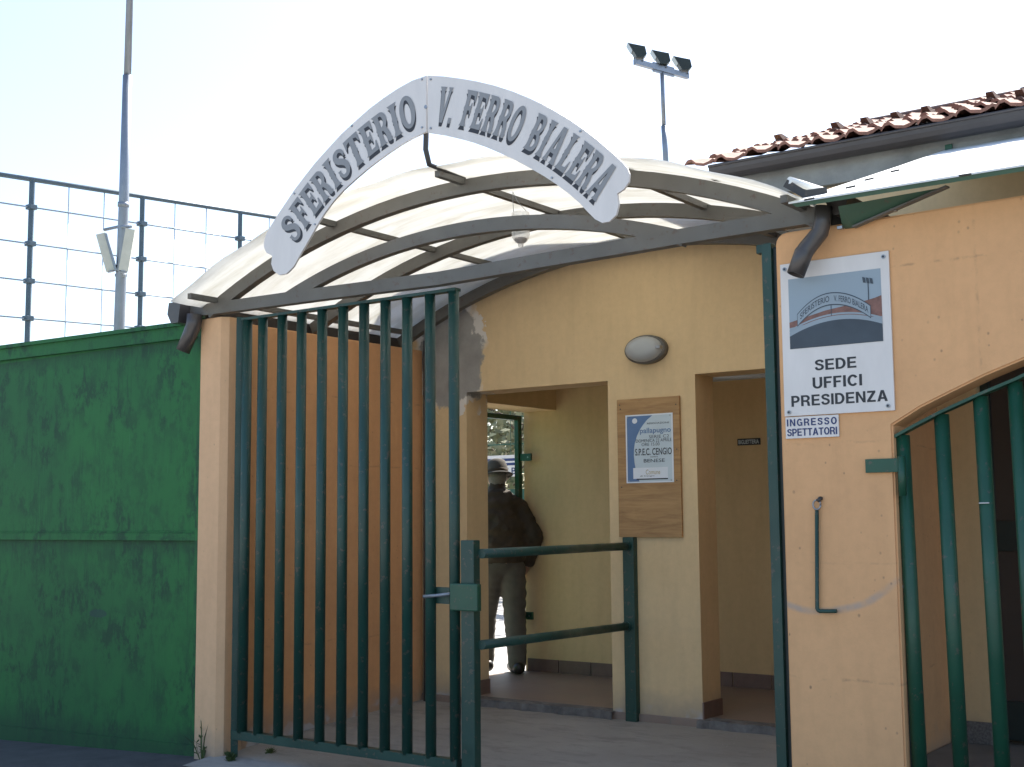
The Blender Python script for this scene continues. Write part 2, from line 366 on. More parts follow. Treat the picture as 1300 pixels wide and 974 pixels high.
def poly_sheet():
    m, nt, b, co = start('polycarbonate_sheet'); out = nt.nodes['Material Output']; nt.nodes.remove(b)
    d = N(nt, 'ShaderNodeBsdfDiffuse'); t = N(nt, 'ShaderNodeBsdfTranslucent'); tr = N(nt, 'ShaderNodeBsdfTransparent'); g = N(nt, 'ShaderNodeBsdfGlossy')
    g.inputs['Roughness'].default_value = .25
    f = ramp(nt, noise(nt, mapping(nt, co, (.5, 3, .5)), 4, 8, .7, .3), [(.45, 0.), (.75, 1.)])
    col = mixc(nt, f, (.80, .80, .77), (.62, .60, .53))
    nt.links.new(col, d.inputs[0]); nt.links.new(col, t.inputs[0])
    m1 = N(nt, 'ShaderNodeMixShader'); m1.inputs[0].default_value = .6; nt.links.new(d.outputs[0], m1.inputs[1]); nt.links.new(t.outputs[0], m1.inputs[2])
    m2 = N(nt, 'ShaderNodeMixShader'); m2.inputs[0].default_value = .06; nt.links.new(m1.outputs[0], m2.inputs[1]); nt.links.new(tr.outputs[0], m2.inputs[2])
    m3_ = N(nt, 'ShaderNodeMixShader'); m3_.inputs[0].default_value = .05; nt.links.new(m2.outputs[0], m3_.inputs[1]); nt.links.new(g.outputs[0], m3_.inputs[2])
    nt.links.new(m3_.outputs[0], out.inputs[0]); return m
M['poly'] = poly_sheet()
def wood():
    m, nt, b, co = start('plywood_board')
    g = noise(nt, mapping(nt, co, (2.2, 8, 22)), 1.6, 6, .6, 1.2)
    col = mixc(nt, ramp(nt, g, [(.3, 0.), (.7, 1.)]), (.46, .28, .12), (.33, .185, .075))
    g2 = noise(nt, mapping(nt, co, (1, 3, 6)), 3, 4, .6, .8)
    col = mixc(nt, mth(nt, 'MULTIPLY', ramp(nt, g2, [(.5, 0.), (.7, 1.)]), .45), col, (.19, .10, .045))
    nt.links.new(col, b.inputs['Base Color']); b.inputs['Roughness'].default_value = .7; bump(nt, b, g, .1, .002); return m
M['wood'] = wood()
def glassy(name, c, rough, alpha):
    m, nt, b, co = start(name); b.inputs['Base Color'].default_value = (*c, 1); b.inputs['Roughness'].default_value = rough; b.inputs['Alpha'].default_value = alpha
    return m
M['bottle'] = glassy('clear_plastic', (.85, .84, .80), .15, .45)
M['pane'] = pm('dark_door_glass', (.06, .052, .048), .12, .1, 4, 0, 0)
M['lamp_glass'] = pm('frosted_lamp_glass', (.40, .42, .42), .3, .05, 5, 0, 0)
M['tile'] = pm('clay_roof_tile', (.30, .14, .10), .8, .4, 7, 0, .3, 60, .006, c2=(.16, .085, .065))
M['tile_dark'] = pm('weathered_stop_tile', (.15, .085, .065), .85, .4, 10, 0, .3, 60, .006)
M['leaf'] = pm('olive_leaves', (.20, .23, .12), .7, .5, 1.2, 0, 0, c2=(.25, .23, .15))
M['bark'] = pm('bark', (.12, .09, .065), .9, .4, 10, 0, .4, 40, .01)
M['weed'] = pm('weed_leaf', (.07, .11, .03), .7, .4, 12, 0, 0)

# ================================================================ SETTING
Y0, YF, YB = 5.15, 7.0, 8.45
FLOOR_Z = .185
# street: one sheet to the horizon, falling a little to the left
def grid_mesh(name, xs, ys, zf, mat, kind='structure'):
    vs = [(x, y, zf(x, y)) for y in ys for x in xs]; n = len(xs)
    fs = [(j*n+i, j*n+i+1, (j+1)*n+i+1, (j+1)*n+i) for j in range(len(ys)-1) for i in range(n-1)]
    me = bpy.data.meshes.new(name); me.from_pydata(vs, [], fs); return tag(link(name, me, mat), kind=kind)
def street_z(x, y): return -.13 if x <= -9 else (0 if x >= -6.0 else -.13*(-6.0-x)/3.0)
grid_mesh('street', [-600, -9, -8, -7, -6, -3, 0, 600], [-600, -8, 0, 3, 5, 6, 600], street_z, M['asphalt'])
grid_mesh('bounce_ground', [-26, -9, -8, -7, -6, 0, 24], [-26, -8, 0, 2.4], lambda x, y: street_z(x, y)+.006, M['bounce_paving'])  # unseen pale ground, added to bounce warm fill onto the walls
RAMP = [(4.95, .004), (5.1, .02), (5.4, .055), (6.0, .095), (6.6, .128), (7.0, .14), (7.02, .14)]
grid_mesh('entrance_ramp', [-5.95, -5, -4, -3, -2.22], [p[0] for p in RAMP], lambda x, y: dict(RAMP)[y], M['ramp'])
o = box('courtyard', (-60, -6.12), (5.5, 60), (-.2, .165), M['court'], None, 0); tag(o, kind='structure')
o = box('floor', (-6.1, -2.3), (6.985, YB), (0, FLOOR_Z), M['floor'], None, .006); tag(o, kind='structure')

# ================================================================ CLUBHOUSE (facade with two doorways, tiled part at the right)
CL = empty('clubhouse', (-4.0, YF, 0), 'yellow plastered clubhouse with two open doorways behind the gate', 'building')
D1 = (-5.475, -4.318, 2.272); D2 = (-3.687, -2.75, 2.270); TH = .24
OD = at(1240, 500, YF).x
front = [(-6.02, -.1), (D1[0], -.1), (D1[0], D1[2]), (D1[1], D1[2]), (D1[1], -.1), (D2[0], -.1), (D2[0], D2[2]), (D2[1], D2[2]), (D2[1], -.1),
         (OD, -.1), (OD, 2.35), (-1.0, 2.35), (-1.0, -.1), (2.5, -.1), (2.5, 3.32), (-4.3, 3.32), (-4.6, 3.70), (-5.6, 3.70), (-6.02, 3.2)]  # left top raised out of sight so it shades the rear canopy sheet
prism('front_wall', front, YF, YF+TH, M['yellow'], CL)
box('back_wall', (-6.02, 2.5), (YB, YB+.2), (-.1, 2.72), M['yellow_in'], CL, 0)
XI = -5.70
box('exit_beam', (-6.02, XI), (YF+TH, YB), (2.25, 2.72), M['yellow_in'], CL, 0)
box('exit_light_block', (-6.02, XI), (YF+TH, YF+TH+.2), (0, 2.25), M['yellow_in'], CL, 0)  # hidden jamb, added to cut the light entering through the exit
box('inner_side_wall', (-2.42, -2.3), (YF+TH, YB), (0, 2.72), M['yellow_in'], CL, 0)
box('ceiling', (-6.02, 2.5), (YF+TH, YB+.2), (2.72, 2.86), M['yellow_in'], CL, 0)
for s in (-1, 1): box('gable_wall', (-3.5, -3.3) if s < 0 else (2.3, 2.5), (YF+TH, 13.2), (2.86, 3.47), M['yellow'], CL, 0)
# skirting tiles
x = XI-.3
while x < -2.5:
    box('skirting_tile', (x+.003, min(x+.297, -2.43)), (YB-.011, YB), (FLOOR_Z, .285), M['skirt'], CL, .002); x += .3
for d in (D1, D2): box('skirting_tile', (d[0], d[0]+.012), (YF-.006, YF+TH), (FLOOR_Z, .285), M['skirt'], CL, .002)
for d in (D1, D2):
    bm = bmesh.new(); n = 26; top, lo_, bk = [], [], []
    for k in range(n+1):
        xx = d[0]-.02+(d[1]-d[0]+.04)*k/n
        yy = 6.965+random.uniform(-.012, .012)
        top.append(bm.verts.new((xx, yy, FLOOR_Z+.004+random.uniform(-.006, .002)))); lo_.append(bm.verts.new((xx, yy-.01+random.uniform(-.006, .006), .10))); bk.append(bm.verts.new((xx, 7.075, FLOOR_Z+.004)))
    for k in range(n):
        bm.faces.new((lo_[k], lo_[k+1], top[k+1], top[k])); bm.faces.new((top[k], top[k+1], bk[k+1], bk[k]))
    bm_obj('threshold', bm, M['sill'], CL)
# roller blind tube in the ticket doorway
tube('shutter_tube', [(-3.95, 7.36, 2.30), (-2.45, 7.36, 2.30)], .045, M['lamp_glass'], CL)
# concrete eave beam, gutter, roof
box('eave_beam', (-3.52, 2.52), (YF-.06, YF+.1), (3.30, 3.485), M['eave'], CL, .006)
box('conduit_box', (at(1200, 192, YF-.07).x, at(1209, 192, YF-.07).x), (YF-.075, YF-.06), (3.36, 3.41), M['green2'], CL, .002)
gp = []
for k in range(9):
    a = math.pi*k/8; gp.append((math.cos(a)*.065, -math.sin(a)*.075))
bm = bmesh.new(); GY, GZ = YF-.13, 3.495
r0 = [bm.verts.new((-3.46, GY+p[0], GZ+p[1])) for p in gp]; r1 = [bm.verts.new((2.6, GY+p[0], GZ+p[1])) for p in gp]
for k in range(8): bm.faces.new((r0[k], r0[k+1], r1[k+1], r1[k]))
bm.faces.new(r0); bm_tube(bm, [(-3.46, GY-.066, GZ+.003), (2.6, GY-.066, GZ+.003)], .009, 8)
bm_obj('gutter', bm, M['gutter'], CL, False)
SL = R(18.5)
EY, EZ = YF-.19, 3.487                            # eave line of the tiles
roof = box('roof', (-3.6, 2.7), (.14, 6.2), (-.05, 0), M['tile_dark'], CL, 0, Matrix.Translation((0, EY+.02, EZ-.03)) @ Matrix.Rotation(SL, 4, 'X'))
TW, TL = .205, .34
def tile_mesh(stop=False):
    bm = bmesh.new(); prof = [(0, .010), (.025, .036), (.052, .040), (.08, .014), (.13, .003), (.165, .010), (.195, .024), (.21, .015)]
    rows = []
    for yy, lift in ((0, .03), (TL+.05, 0.0)):
        rows.append([bm.verts.new((px_, yy, pz_+lift)) for px_, pz_ in prof])
    low = [bm.verts.new((px_, 0, pz_+.012)) for px_, pz_ in prof]
    for k in range(len(prof)-1):
        bm.faces.new((rows[0][k], rows[0][k+1], rows[1][k+1], rows[1][k])); bm.faces.new((low[k], low[k+1], rows[0][k+1], rows[0][k]))
    if stop:
        c = [(.01, .06), (.075, .06), (.075, .20), (.01, .20)]; d = [(.022, .0), (.062, .0), (.062, .05), (.022, .05)]
        a = [bm.verts.new((p[0], p[1]+.03, .03)) for p in c]; b = [bm.verts.new((p[0], p[1]+.02, .105)) for p in d]
        for k in range(4): bm.faces.new((a[k], a[(k+1) % 4], b[(k+1) % 4], b[k]))
        bm.faces.new(b)
    bmesh.ops.recalc_face_normals(bm, faces=bm.faces)
    me = bpy.data.meshes.new('tile'); bm.to_mesh(me); bm.free()
    return me
tm, ts = tile_mesh(), tile_mesh(True)
tm.materials.append(M['tile']); ts.materials.append(M['tile_dark'])
RM = Matrix.Rotation(SL, 4, 'X')
for rrow in range(9):
    for c in range(21):
        me = ts if (rrow == 4 and c % 1 == 0 and random.random() < .75) or (rrow == 1 and random.random() < .15) else tm
        t = bpy.data.objects.new('tile', me); COL.objects.link(t); t.parent = roof
        jit = Euler((random.gauss(0, .012), random.gauss(0, .02), random.gauss(0, .012))).to_matrix().to_4x4()
        t.matrix_basis = Matrix.Translation((-3.62+c*TW, EY, EZ)) @ RM @ Matrix.Translation((0, rrow*TL, .012*random.random())) @ jit
tube('ridge_cap', [Vector((-3.6, EY, EZ)) + RM.to_3x3() @ Vector((0, 9*TL+.1, .03)), Vector((.9, EY, EZ)) + RM.to_3x3() @ Vector((0, 9*TL+.1, .03))], .05, M['tile_dark'], roof)
# office door at the right, dark frame with panes
dr = empty('office_door', (OD, YF, 0)); dr.parent = CL; dr.matrix_parent_inverse = Matrix.Translation((4.0, -YF, 0))
def sub(o):           # child of the door empty (mesh in world coordinates)
    o.parent = dr; o.matrix_parent_inverse = Matrix.Translation((-OD, -YF, 0)); return o
for a, b in ((OD+.002, OD+.05), (OD+.60, OD+.70)): sub(box('stile', (a, b), (YF+.05, YF+.10), (.2, 2.33), M['dark']))
for a, b in ((.22, .42), (1.20, 1.36), (2.2, 2.33)): sub(box('cross_rail', (OD+.052, OD+.598), (YF+.053, YF+.097), (a, b), M['dark']))
sub(box('pane', (OD+.05, OD+.60), (YF+.07, YF+.08), (.42, 1.2), M['pane'], None, 0)); sub(box('pane', (OD+.05, OD+.60), (YF+.07, YF+.08), (1.36, 2.2), M['pane'], None, 0))
box('door_side_panel', (OD+.702, -1.0), (YF+.05, YF+.1), (.2, 2.33), M['dark'], CL)
o = box('office_floor', (-2.2, 2.4), (5.6, YF+.2), (-.05, .195), M['concrete'], None, .004); tag(o, kind='structure')
x = -2.2
while x < OD-.01:
    box('granite_skirting', (x+.002, min(x+.25, OD)-.001), (YF-.015, YF), (.196, .31), M['granite'], CL, .002); x += .25

# ================================================================ RECESS WALLS
SWX = -5.87
def side_poly(): return [(-6.085, SWX-.035, ), ]
bm = bmesh.new()
fp = [(-6.085, Y0), (-5.905, Y0), (SWX, Y0+.035), (SWX, Y0+.17), (-6.085, Y0+.17)]
def extr(bm, fp, z0, z1):
    a = [bm.verts.new((p[0], p[1], z0)) for p in fp]; b = [bm.verts.new((p[0], p[1], z1)) for p in fp]; n = len(fp)
    bm.faces.new(a[::-1]); bm.faces.new(b)
    for i in range(n): bm.faces.new((a[i], a[(i+1) % n], b[(i+1) % n], b[i]))
extr(bm, fp, -.15, 2.622)
SW = empty('side_wall', (-6.0, Y0, 0), 'orange plastered side wall with pale pillar end behind the barred gate', 'wall')
bm_obj('pillar', bm, M['pillar'], SW)
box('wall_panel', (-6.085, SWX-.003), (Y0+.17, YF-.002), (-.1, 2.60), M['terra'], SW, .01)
# right wall with the arched opening
def arch_curve(a, b, n): return [a.lerp(b, t/n) for t in range(n+1)]
cpts = [at(1133, 540, Y0), at(1168, 517.5, Y0), at(1205.5, 498.7, Y0), at(1250, 477, Y0), at(1300, 456, Y0)]
cx0 = [(p.x, p.z) for p in cpts]
apexX = -.55
cx0 += [(-1.05, 2.068), (-.8, 2.115), (apexX, 2.13)]
arc = cx0 + [(2*apexX-x, z) for x, z in reversed(cx0[:-1])]
rc = [(-2.302+.05*(1-math.cos(a)), 2.63-.05+.05*math.sin(a)) for a in (0, R(22), R(45), R(67), R(90))]
poly = [(-2.302, -.1)] + rc + [(.85, 2.66), (.85, -.1), (arc[-1][0], -.1)] + arc[::-1] + [(arc[0][0], -.1)]
RW = empty('entrance_wall', (-2.0, Y0, 0), 'orange plastered entrance wall with arched opening at the right', 'wall')
prism('wall_slab', poly, Y0, Y0+.14, M['orange'], RW, .008)
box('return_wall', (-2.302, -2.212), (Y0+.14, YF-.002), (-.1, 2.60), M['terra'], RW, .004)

# ================================================================ GREEN SHEET WALL, LEFT
GW = empty('sheet_metal_gate', (-7.2, 5.22, 0), 'large weathered green sheet metal gate left of the pillar', 'gate')
gx0, gx1 = -12.0, -6.088
def slz(x): return -.10 if x < -8.3 else -.10+.06*(x+8.3)/2.2
gtz = lambda x: 2.615 + .01*(-6.2-x)
def gpanel(name, x0, x1, zf0, zf1, y0, y1, bev=.004):
    bm = bmesh.new(); n = 8
    prism_pts = [(x0+(x1-x0)*i/n, zf0(x0+(x1-x0)*i/n)) for i in range(n+1)] + [(x0+(x1-x0)*i/n, zf1(x0+(x1-x0)*i/n)) for i in range(n, -1, -1)]
    bm.free(); return prism(name, prism_pts, y0, y1, M['panel'], GW)
mid = lambda x: 1.297
gpanel('upper_sheet', gx0, gx1, mid, gtz, 5.225, 5.232)
gpanel('lower_sheet', gx0, gx1, lambda x: slz(x)-.03, mid, 5.225, 5.232)
gpanel('top_rail', gx0, gx1, lambda x: gtz(x)-.085, lambda x: gtz(x)+.012, 5.195, 5.224)
gpanel('top_lip', gx0, gx1, lambda x: gtz(x)-.005, lambda x: gtz(x)+.02, 5.175, 5.194)
gpanel('middle_rail', gx0, gx1-.07, lambda x: 1.277, lambda x: 1.322, 5.200, 5.224)
gpanel('middle_lip', gx0, gx1-.07, lambda x: 1.323, lambda x: 1.333, 5.212, 5.224)
gpanel('bottom_rail', gx0, gx1, lambda x: slz(x)-.02, lambda x: slz(x)+.10, 5.215, 5.224)
gpanel('end_stile', gx1-.066, gx1, lambda x: slz(x)+.102, lambda x: gtz(x)-.087, 5.185, 5.224)
for k in (4.6,): gpanel('seam_strip', gx1-k-.012, gx1-k, lambda x: 1.337, lambda x: gtz(x)-.09, 5.221, 5.2245)

# ================================================================ CANOPY
CA = empty('canopy', (-4.04, Y0, 2.64), 'barrel vaulted translucent canopy on grey steel arches over the gate', 'canopy')
CX, CZ, CR = -4.041, -1.27, 4.425
def arc_pts(cx, cz, r, x0, x1, y, n=28):
    a0, a1 = math.asin((x0-cx)/r), math.asin((x1-cx)/r)
    return [Vector((cx+r*math.sin(a0+(a1-a0)*i/n), y, cz+r*math.cos(a0+(a1-a0)*i/n))) for i in range(n+1)]
def arch(name, cx, cz, r, x0, x1, y, wy, hz, mat):
    bm = bmesh.new(); A = arc_pts(cx, cz, r, x0, x1, y-wy/2); rings = []
    c = Vector((cx, 0, cz))
    for p in A:
        n = Vector((p.x-cx, 0, p.z-cz)).normalized()
        q = p - n*hz
        rings.append([bm.verts.new(v) for v in (p, p+Vector((0, wy, 0)), q+Vector((0, wy, 0)), q)])
    for a, b in zip(rings, rings[1:]):
        for k in range(4): bm.faces.new((a[k], a[(k+1) % 4], b[(k+1) % 4], b[k]))
    bm.faces.new(rings[0]); bm.faces.new(rings[-1][::-1])
    return bm_obj(name, bm, mat, CA)
LX, RX = -6.02, -2.06
YA = (Y0, 6.03, 6.91)
for y in YA: arch('arch', CX, CZ, CR, LX, RX, y, .05, .075, M['steel'])
arch('inner_arch', CX, -.91, 3.84, -5.35, -2.73, Y0, .046, .07, M['steel'])
bp = [Vector((x, Y0, z+.035)) for x, z in ((-6.17, 2.642), (-5.1, 2.632), (-4.2, 2.617), (-3.5, 2.63), (-2.75, 2.643), (-2.06, 2.648))]
bar('tie_beam', bp, .058, .07, M['steel'], CA)
for px_ in (-5.93, -4.95, -4.03, -3.08, -2.15):
    a = math.asin((px_-CX)/CR); r = CR-.012
    p = Vector((CX+r*math.sin(a), 0, CZ+r*math.cos(a)))
    bar('purlin', [p+Vector((0, 4.92, 0)), p+Vector((0, 6.95, 0))], .032, .032, M['steel'], CA)
# sheet: five panels, slightly overlapping, like the real one
bm = bmesh.new(); RS = CR+.012
SX0, SX1 = at(220, 378, 4.9).x, at(1016, 262, 4.95).x
A = arc_pts(CX, CZ, RS, SX0, SX1, 0, 40)
ys = [4.88, 5.0, 5.4, 5.8, 6.2, 6.6, 6.97]; g = []
for y in ys:
    row = []
    for i, p in enumerate(A):
        row.append(bm.verts.new((p.x, y, p.z + (.006*math.sin(i*1.3+y*3) if y < 4.9 else 0))))
    g.append(row)
for a, b in zip(g, g[1:]):
    for i in range(len(A)-1): bm.faces.new((a[i], a[i+1], b[i+1], b[i]))
sh = bm_obj('cover_sheet', bm, M['poly'], CA, True)
mo = sh.modifiers.new('thickness', 'SOLIDIFY'); mo.thickness = .006; mo.offset = 1
# sheet edge strip and clamps
for px_ in (-5.5, -4.97, -4.5, -4.0, -3.5, -3.05, -2.6):
    a = math.asin((px_-CX)/RS); p = Vector((CX+(RS+.01)*math.sin(a), 5.19, CZ+(RS+.01)*math.cos(a)))
    box('sheet_clamp', (p.x-.02, p.x+.02), (5.17, 5.21), (p.z-.006, p.z+.012), M['bolt'], CA, .003)
# eave beams and gutters
for s, ex in ((-1, -6.06), (1, -2.04)):
    bar('eave_beam', [(ex, Y0+.03, 2.665), (ex, 6.95, 2.665)], .05, .07, M['dark_steel'], CA)
def gutter(name, x, y0, y1, wd, z0, z1):
    bm = bmesh.new(); pr = [(-wd/2, z1), (-wd/2-.012, z0+.06), (-wd/2+.025, z0), (wd/2-.02, z0), (wd/2, z1)]
    a = [bm.verts.new((x+p[0], y0, p[1])) for p in pr]; b = [bm.verts.new((x+p[0], y1, p[1])) for p in pr]
    for k in range(4): bm.faces.new((a[k], a[k+1], b[k+1], b[k]))
    bm.faces.new(a); bm.faces.new(b)
    o = bm_obj(name, bm, M['pipe'], CA); return o
gutter('gutter', -6.205, 5.04, 6.95, .11, 2.60, 2.73)
gutter('gutter', -1.985, 5.09, 6.95, .09, 2.66, 2.74)
yd = 5.09
pts = [at(247, 399, yd), at(246, 412, yd), at(242, 423, yd), at(232, 446, yd-.02)]
ds = tube('downspout', pts, [.047, .047, .045, .043], M['pipe'], CA, 18, False); ds.modifiers.new('wall', 'SOLIDIFY').thickness = .003
yd = 5.07
pts = [at(1046, 262, yd), at(1044, 283, yd), at(1041, 295, yd), at(1024, 316, yd), at(1020, 322, yd-.01), at(1010, 349, yd-.03)]
ds = tube('downspout', pts, [.036, .036, .037, .038, .040, .038], M['pipe'], CA, 18, False); ds.modifiers.new('wall', 'SOLIDIFY').thickness = .003
# loose flashing at the right eave
p, q = at(1002, 229, 5.05), at(1046, 243, 5.25)
tube('flashing_roll', [p, q], .016, M['white_paint'], CA, 10)
bar('flashing_bracket', [at(998, 233, 5.06), at(1022, 247, 5.06), at(1050, 243, 5.1)], .02, .035, M['dark_steel'], CA)

# ================================================================ SHEET ROOF OVER THE OFFICE ENTRANCE (right)
SR = empty('sheet_roof', (-1.5, 5.0, 2.7), 'white topped green edged sheet metal roof above the entrance wall', 'roof')
f0 = at(1001, 261, 4.93); f1 = at(1300, 219, 4.93)
b0 = at(1137.6, 215.5, 6.15); b1 = at(1300, 190.5, 6.15); z_f, z_b = f0.z, b0.z
slope = (z_b-z_f)/(6.15-4.93)
xl0, xl1, xr = f0.x, b0.x, 1.0
def sr(x, y, dz): return (x, y, z_f + slope*(y-4.93) + dz)
bm = bmesh.new()
top = [bm.verts.new(sr(*p, .014)) for p in ((xl0, 4.93), (xr, 4.93), (xr, 6.98), (xl1, 6.98), (xl1, 6.15))]
lo = [bm.verts.new(sr(*p, .006)) for p in ((xl0, 4.93), (xr, 4.93), (xr, 6.98), (xl1, 6.98), (xl1, 6.15))]
bm.faces.new(top); bm.faces.new(lo[::-1])
for i in range(5): bm.faces.new((top[i], top[(i+1) % 5], lo[(i+1) % 5], lo[i]))
bm_obj('top_sheet', bm, M['white_paint'], SR)
bm = bmesh.new()
top = [bm.verts.new(sr(*p, .004)) for p in ((xl0+.01, 4.935), (xr, 4.935), (xr, 6.98), (xl1+.005, 6.98), (xl1+.005, 6.15))]
lo = [bm.verts.new(sr(*p, -.014)) for p in ((xl0+.03, 4.945), (xr, 4.945), (xr, 6.98), (xl1+.005, 6.98), (xl1+.005, 6.15))]
bm.faces.new(top); bm.faces.new(lo[::-1])
for i in range(5): bm.faces.new((top[i], top[(i+1) % 5], lo[(i+1) % 5], lo[i]))
bm_obj('under_frame', bm, M['sheet_green'], SR)
def onroof(x, y):           # point of the roof top seen at this pixel
    d = ray(x, y); n = Vector((0, -slope, 1)); p0 = Vector(sr(0, 4.93, .015)); return CAM + d*((p0-CAM).dot(n)/d.dot(n))
for (a, b) in (((1021, 255), (1034, 252.5)), ((1074, 239.5), (1086, 237)), ((1098, 229.5), (1109, 227)), ((1131, 218.8), (1142, 216.6)), ((1218, 224.3), (1233, 222))):
    A_, B_ = onroof(*a), onroof(*b); n = Vector((0, -slope, 1)).normalized()
    bar('fixing_clip', [A_+n*.003, B_+n*.003], .010, .006, M['dark_steel'], SR)
# triangular gusset under the front edge
A_ = [at(1064, 262, 5.0), at(1070, 290, 5.13), at(1084, 288.5, 5.13), at(1203, 237, 5.06)]
bm = bmesh.new(); v0 = [bm.verts.new(p) for p in A_]; v1 = [bm.verts.new(p+Vector((.004, .02, 0))) for p in A_]
bm.faces.new(v0); bm.faces.new(v1[::-1])
for i in range(4): bm.faces.new((v0[i], v0[(i+1) % 4], v1[(i+1) % 4], v1[i]))
bm_obj('gusset', bm, M['sheet_green'], SR)
bar('gusset_flange', [at(1084, 288.5, 5.12), at(1203, 237, 5.05)], .03, .008, M['steel'], SR)
for q in ((1067, 289.5), (1135, 267)): p = at(*q, 5.10); box('gusset_bolt', (p.x-.012, p.x+.012), (p.y-.012, p.y+.012), (p.z-.006, p.z+.008), M['bolt'], SR, .002)

# ================================================================ BARRED GATE LEAF
GA = empty('barred_gate', (-5.75, Y0+.03, .15), 'tall dark green gate leaf of round upright bars, closed on the left', 'gate')
YG = Y0+.045
gxs = [at(px_, 650, YG).x for px_ in (311, 331, 356, 381, 407.5, 434.5, 461.5, 489, 517, 546.5, 577)]
gt, gb = 2.592, .165
bar('hinge_post', [(at(301.5, 650, YG).x, YG, .02), (at(301.5, 650, YG).x, YG, gt+.02)], .04, .04, M['green'], GA)
for i, x in enumerate(gxs): tube('bar', [(x, YG, gb+.01), (x, YG, gt-.004)], .0285 if i else .03, M['green'], GA, 16)
bar('top_rail', [(gxs[0]-.03, YG, gt+.002), (gxs[-1]+.028, YG, gt+.002)], .05, .016, M['green'], GA)
bar('bottom_rail', [(gxs[0]-.07, YG, gb-.005), (gxs[-1]+.025, YG, gb-.005)], .05, .05, M['green'], GA)
p = at(577, 757, YG)
bar('latch_plate', [(gxs[-2]-.02, YG+.02, p.z), (gxs[-1]+.01, YG+.02, p.z)], .012, .085, M['green'], GA)
lb = box('latch_box', (at(574, 757, YG-.04).x, at(609, 757, YG-.04).x), (YG-.06, YG-.025), (p.z-.068, p.z+.068), M['green2'], GA, .006)
tube('latch_lever', [at(538, 757.5, YG-.03), at(556, 756, YG-.035), at(572, 754, YG-.03)], .009, M['galv'], GA, 8)

# barrier of two rails from the gate to the facade
BR = empty('barrier_rail', (-4.0, YG, .02), 'dark green two bar barrier between gate latch post and notice board', 'railing')
xa, xb = at(588, 800, Y0+.045).x, at(610, 800, Y0+.045).x
box('gate_post', (xa+.004, xb-.022), (Y0+.02, Y0+.075), (0, at(598, 686, Y0+.02).z), M['green'], BR, .006)
bp_ = atz(803, 919, .125); pt = at(798, 682, bp_.y)
box('wall_post', (bp_.x-.045, bp_.x+.035), (bp_.y-.01, bp_.y+.07), (.10, pt.z), M['green'], BR, .006)
for ya, yb in ((703, 693.5), (819, 795)):
    A_, B_ = at(611, ya, Y0+.06), at(798, yb, bp_.y+.02); B_.z = B_.z*.5+A_.z*.5 if False else B_.z
    tube('rail', [A_, B_], .0245, M['green'], BR, 16)
    d = (A_-B_).normalized(); tube('rail_collar', [B_+d*.045, B_+d*.03], .031, M['green'], BR, 14)

# gate post at the right edge of the opening
GP = empty('slim_gate_post', (-2.36, Y0+.03, 0), 'slim dark green upright post against the orange entrance wall', 'post')
x0, x1 = at(976, 640, Y0+.02).x, at(994, 640, Y0+.02).x
box('post', (x0, x1-.02), (Y0+.02, Y0+.075), (0, 2.60), M['green'], GP, .004)
box('gap_shade_strip', (x1-.02, -2.304), (Y0+.04, Y0+.075), (0, 2.58), M['dark'], GP, .002)  # dark strip painted in for the shaded gap between post and wall
box('top_bracket', (x0-.03, x0), (Y0+.03, Y0+.07), (2.56, 2.60), M['green'], GP, .003)

# ================================================================ ARCHED GATE, RIGHT
piv = at(1147, 700, Y0+.06)
AG = empty('arched_gate', (piv.x, Y0+.06, .1), 'green arched gate of round bars in the opening at the right edge', 'gate')
AG.rotation_euler = (0, R(-.7), 0)
YH = Y0+.06
tp = [at(1143, 556, YH), at(1172, 540.5, YH), at(1205, 524, YH), at(1255, 502, YH), at(1300, 484, YH)]
arcg = [(p.x, p.z) for p in tp] + [(-1.0, 2.04), (-.75, 2.08), (-.56, 2.09)]
bm = bmesh.new(); bm_tube(bm, [(x, YH-.02, z) for x, z in arcg], 0, sq=(.05, .012)); bm_obj('top_rail', bm, M['green2'], AG)
def archz(x):
    for (xa_, za), (xb_, zb) in zip(arcg, arcg[1:]):
        if xa_ <= x <= xb_: return za+(zb-za)*(x-xa_)/(xb_-xa_)
    return arcg[-1][1]
for px_ in (1160, 1212, 1264, 1310, 1356, 1402):
    x = at(px_, 760, YH).x
    tube('bar', [(x, YH, .20), (x, YH, archz(x)-.004)], .030, M['green2'], AG, 16)
bar('bottom_rail', [(arcg[0][0]+.02, YH, .19), (-.57, YH, .19)], .045, .05, M['green2'], AG)
box('hinge_stile', (arcg[0][0]-.012, arcg[0][0]+.018), (YH-.01, YH+.04), (.12, arcg[0][1]+.01), M['dark'], AG, .003)
p = at(1100, 592, Y0); q = at(1140, 592, Y0)
HG = empty('hinge_bracket', p, 'short green flat hinge bracket on orange wall beside the arched gate', 'hinge')
box('flat_bar', (p.x, q.x+.01), (Y0-.014, Y0-.002), (p.z-.028, p.z+.028), M['green2'], HG, .002)
tube('hinge_barrel', [(q.x+.018, Y0-.008, p.z+.035), (q.x+.018, Y0-.008, p.z-.125)], .016, M['green2'], HG, 12)
for py_ in (745, 895): 
    p = at(1150, py_, YH-.02); tube('rivet', [p, p+Vector((0, .015, 0))], .006, M['bolt'], AG, 8)
p = at(1255, 640, YH-.03); box('bar_clip', (p.x-.02, p.x+.02), (p.y-.004, p.y+.004), (p.z-.003, p.z+.003), M['bolt'], AG, .001)

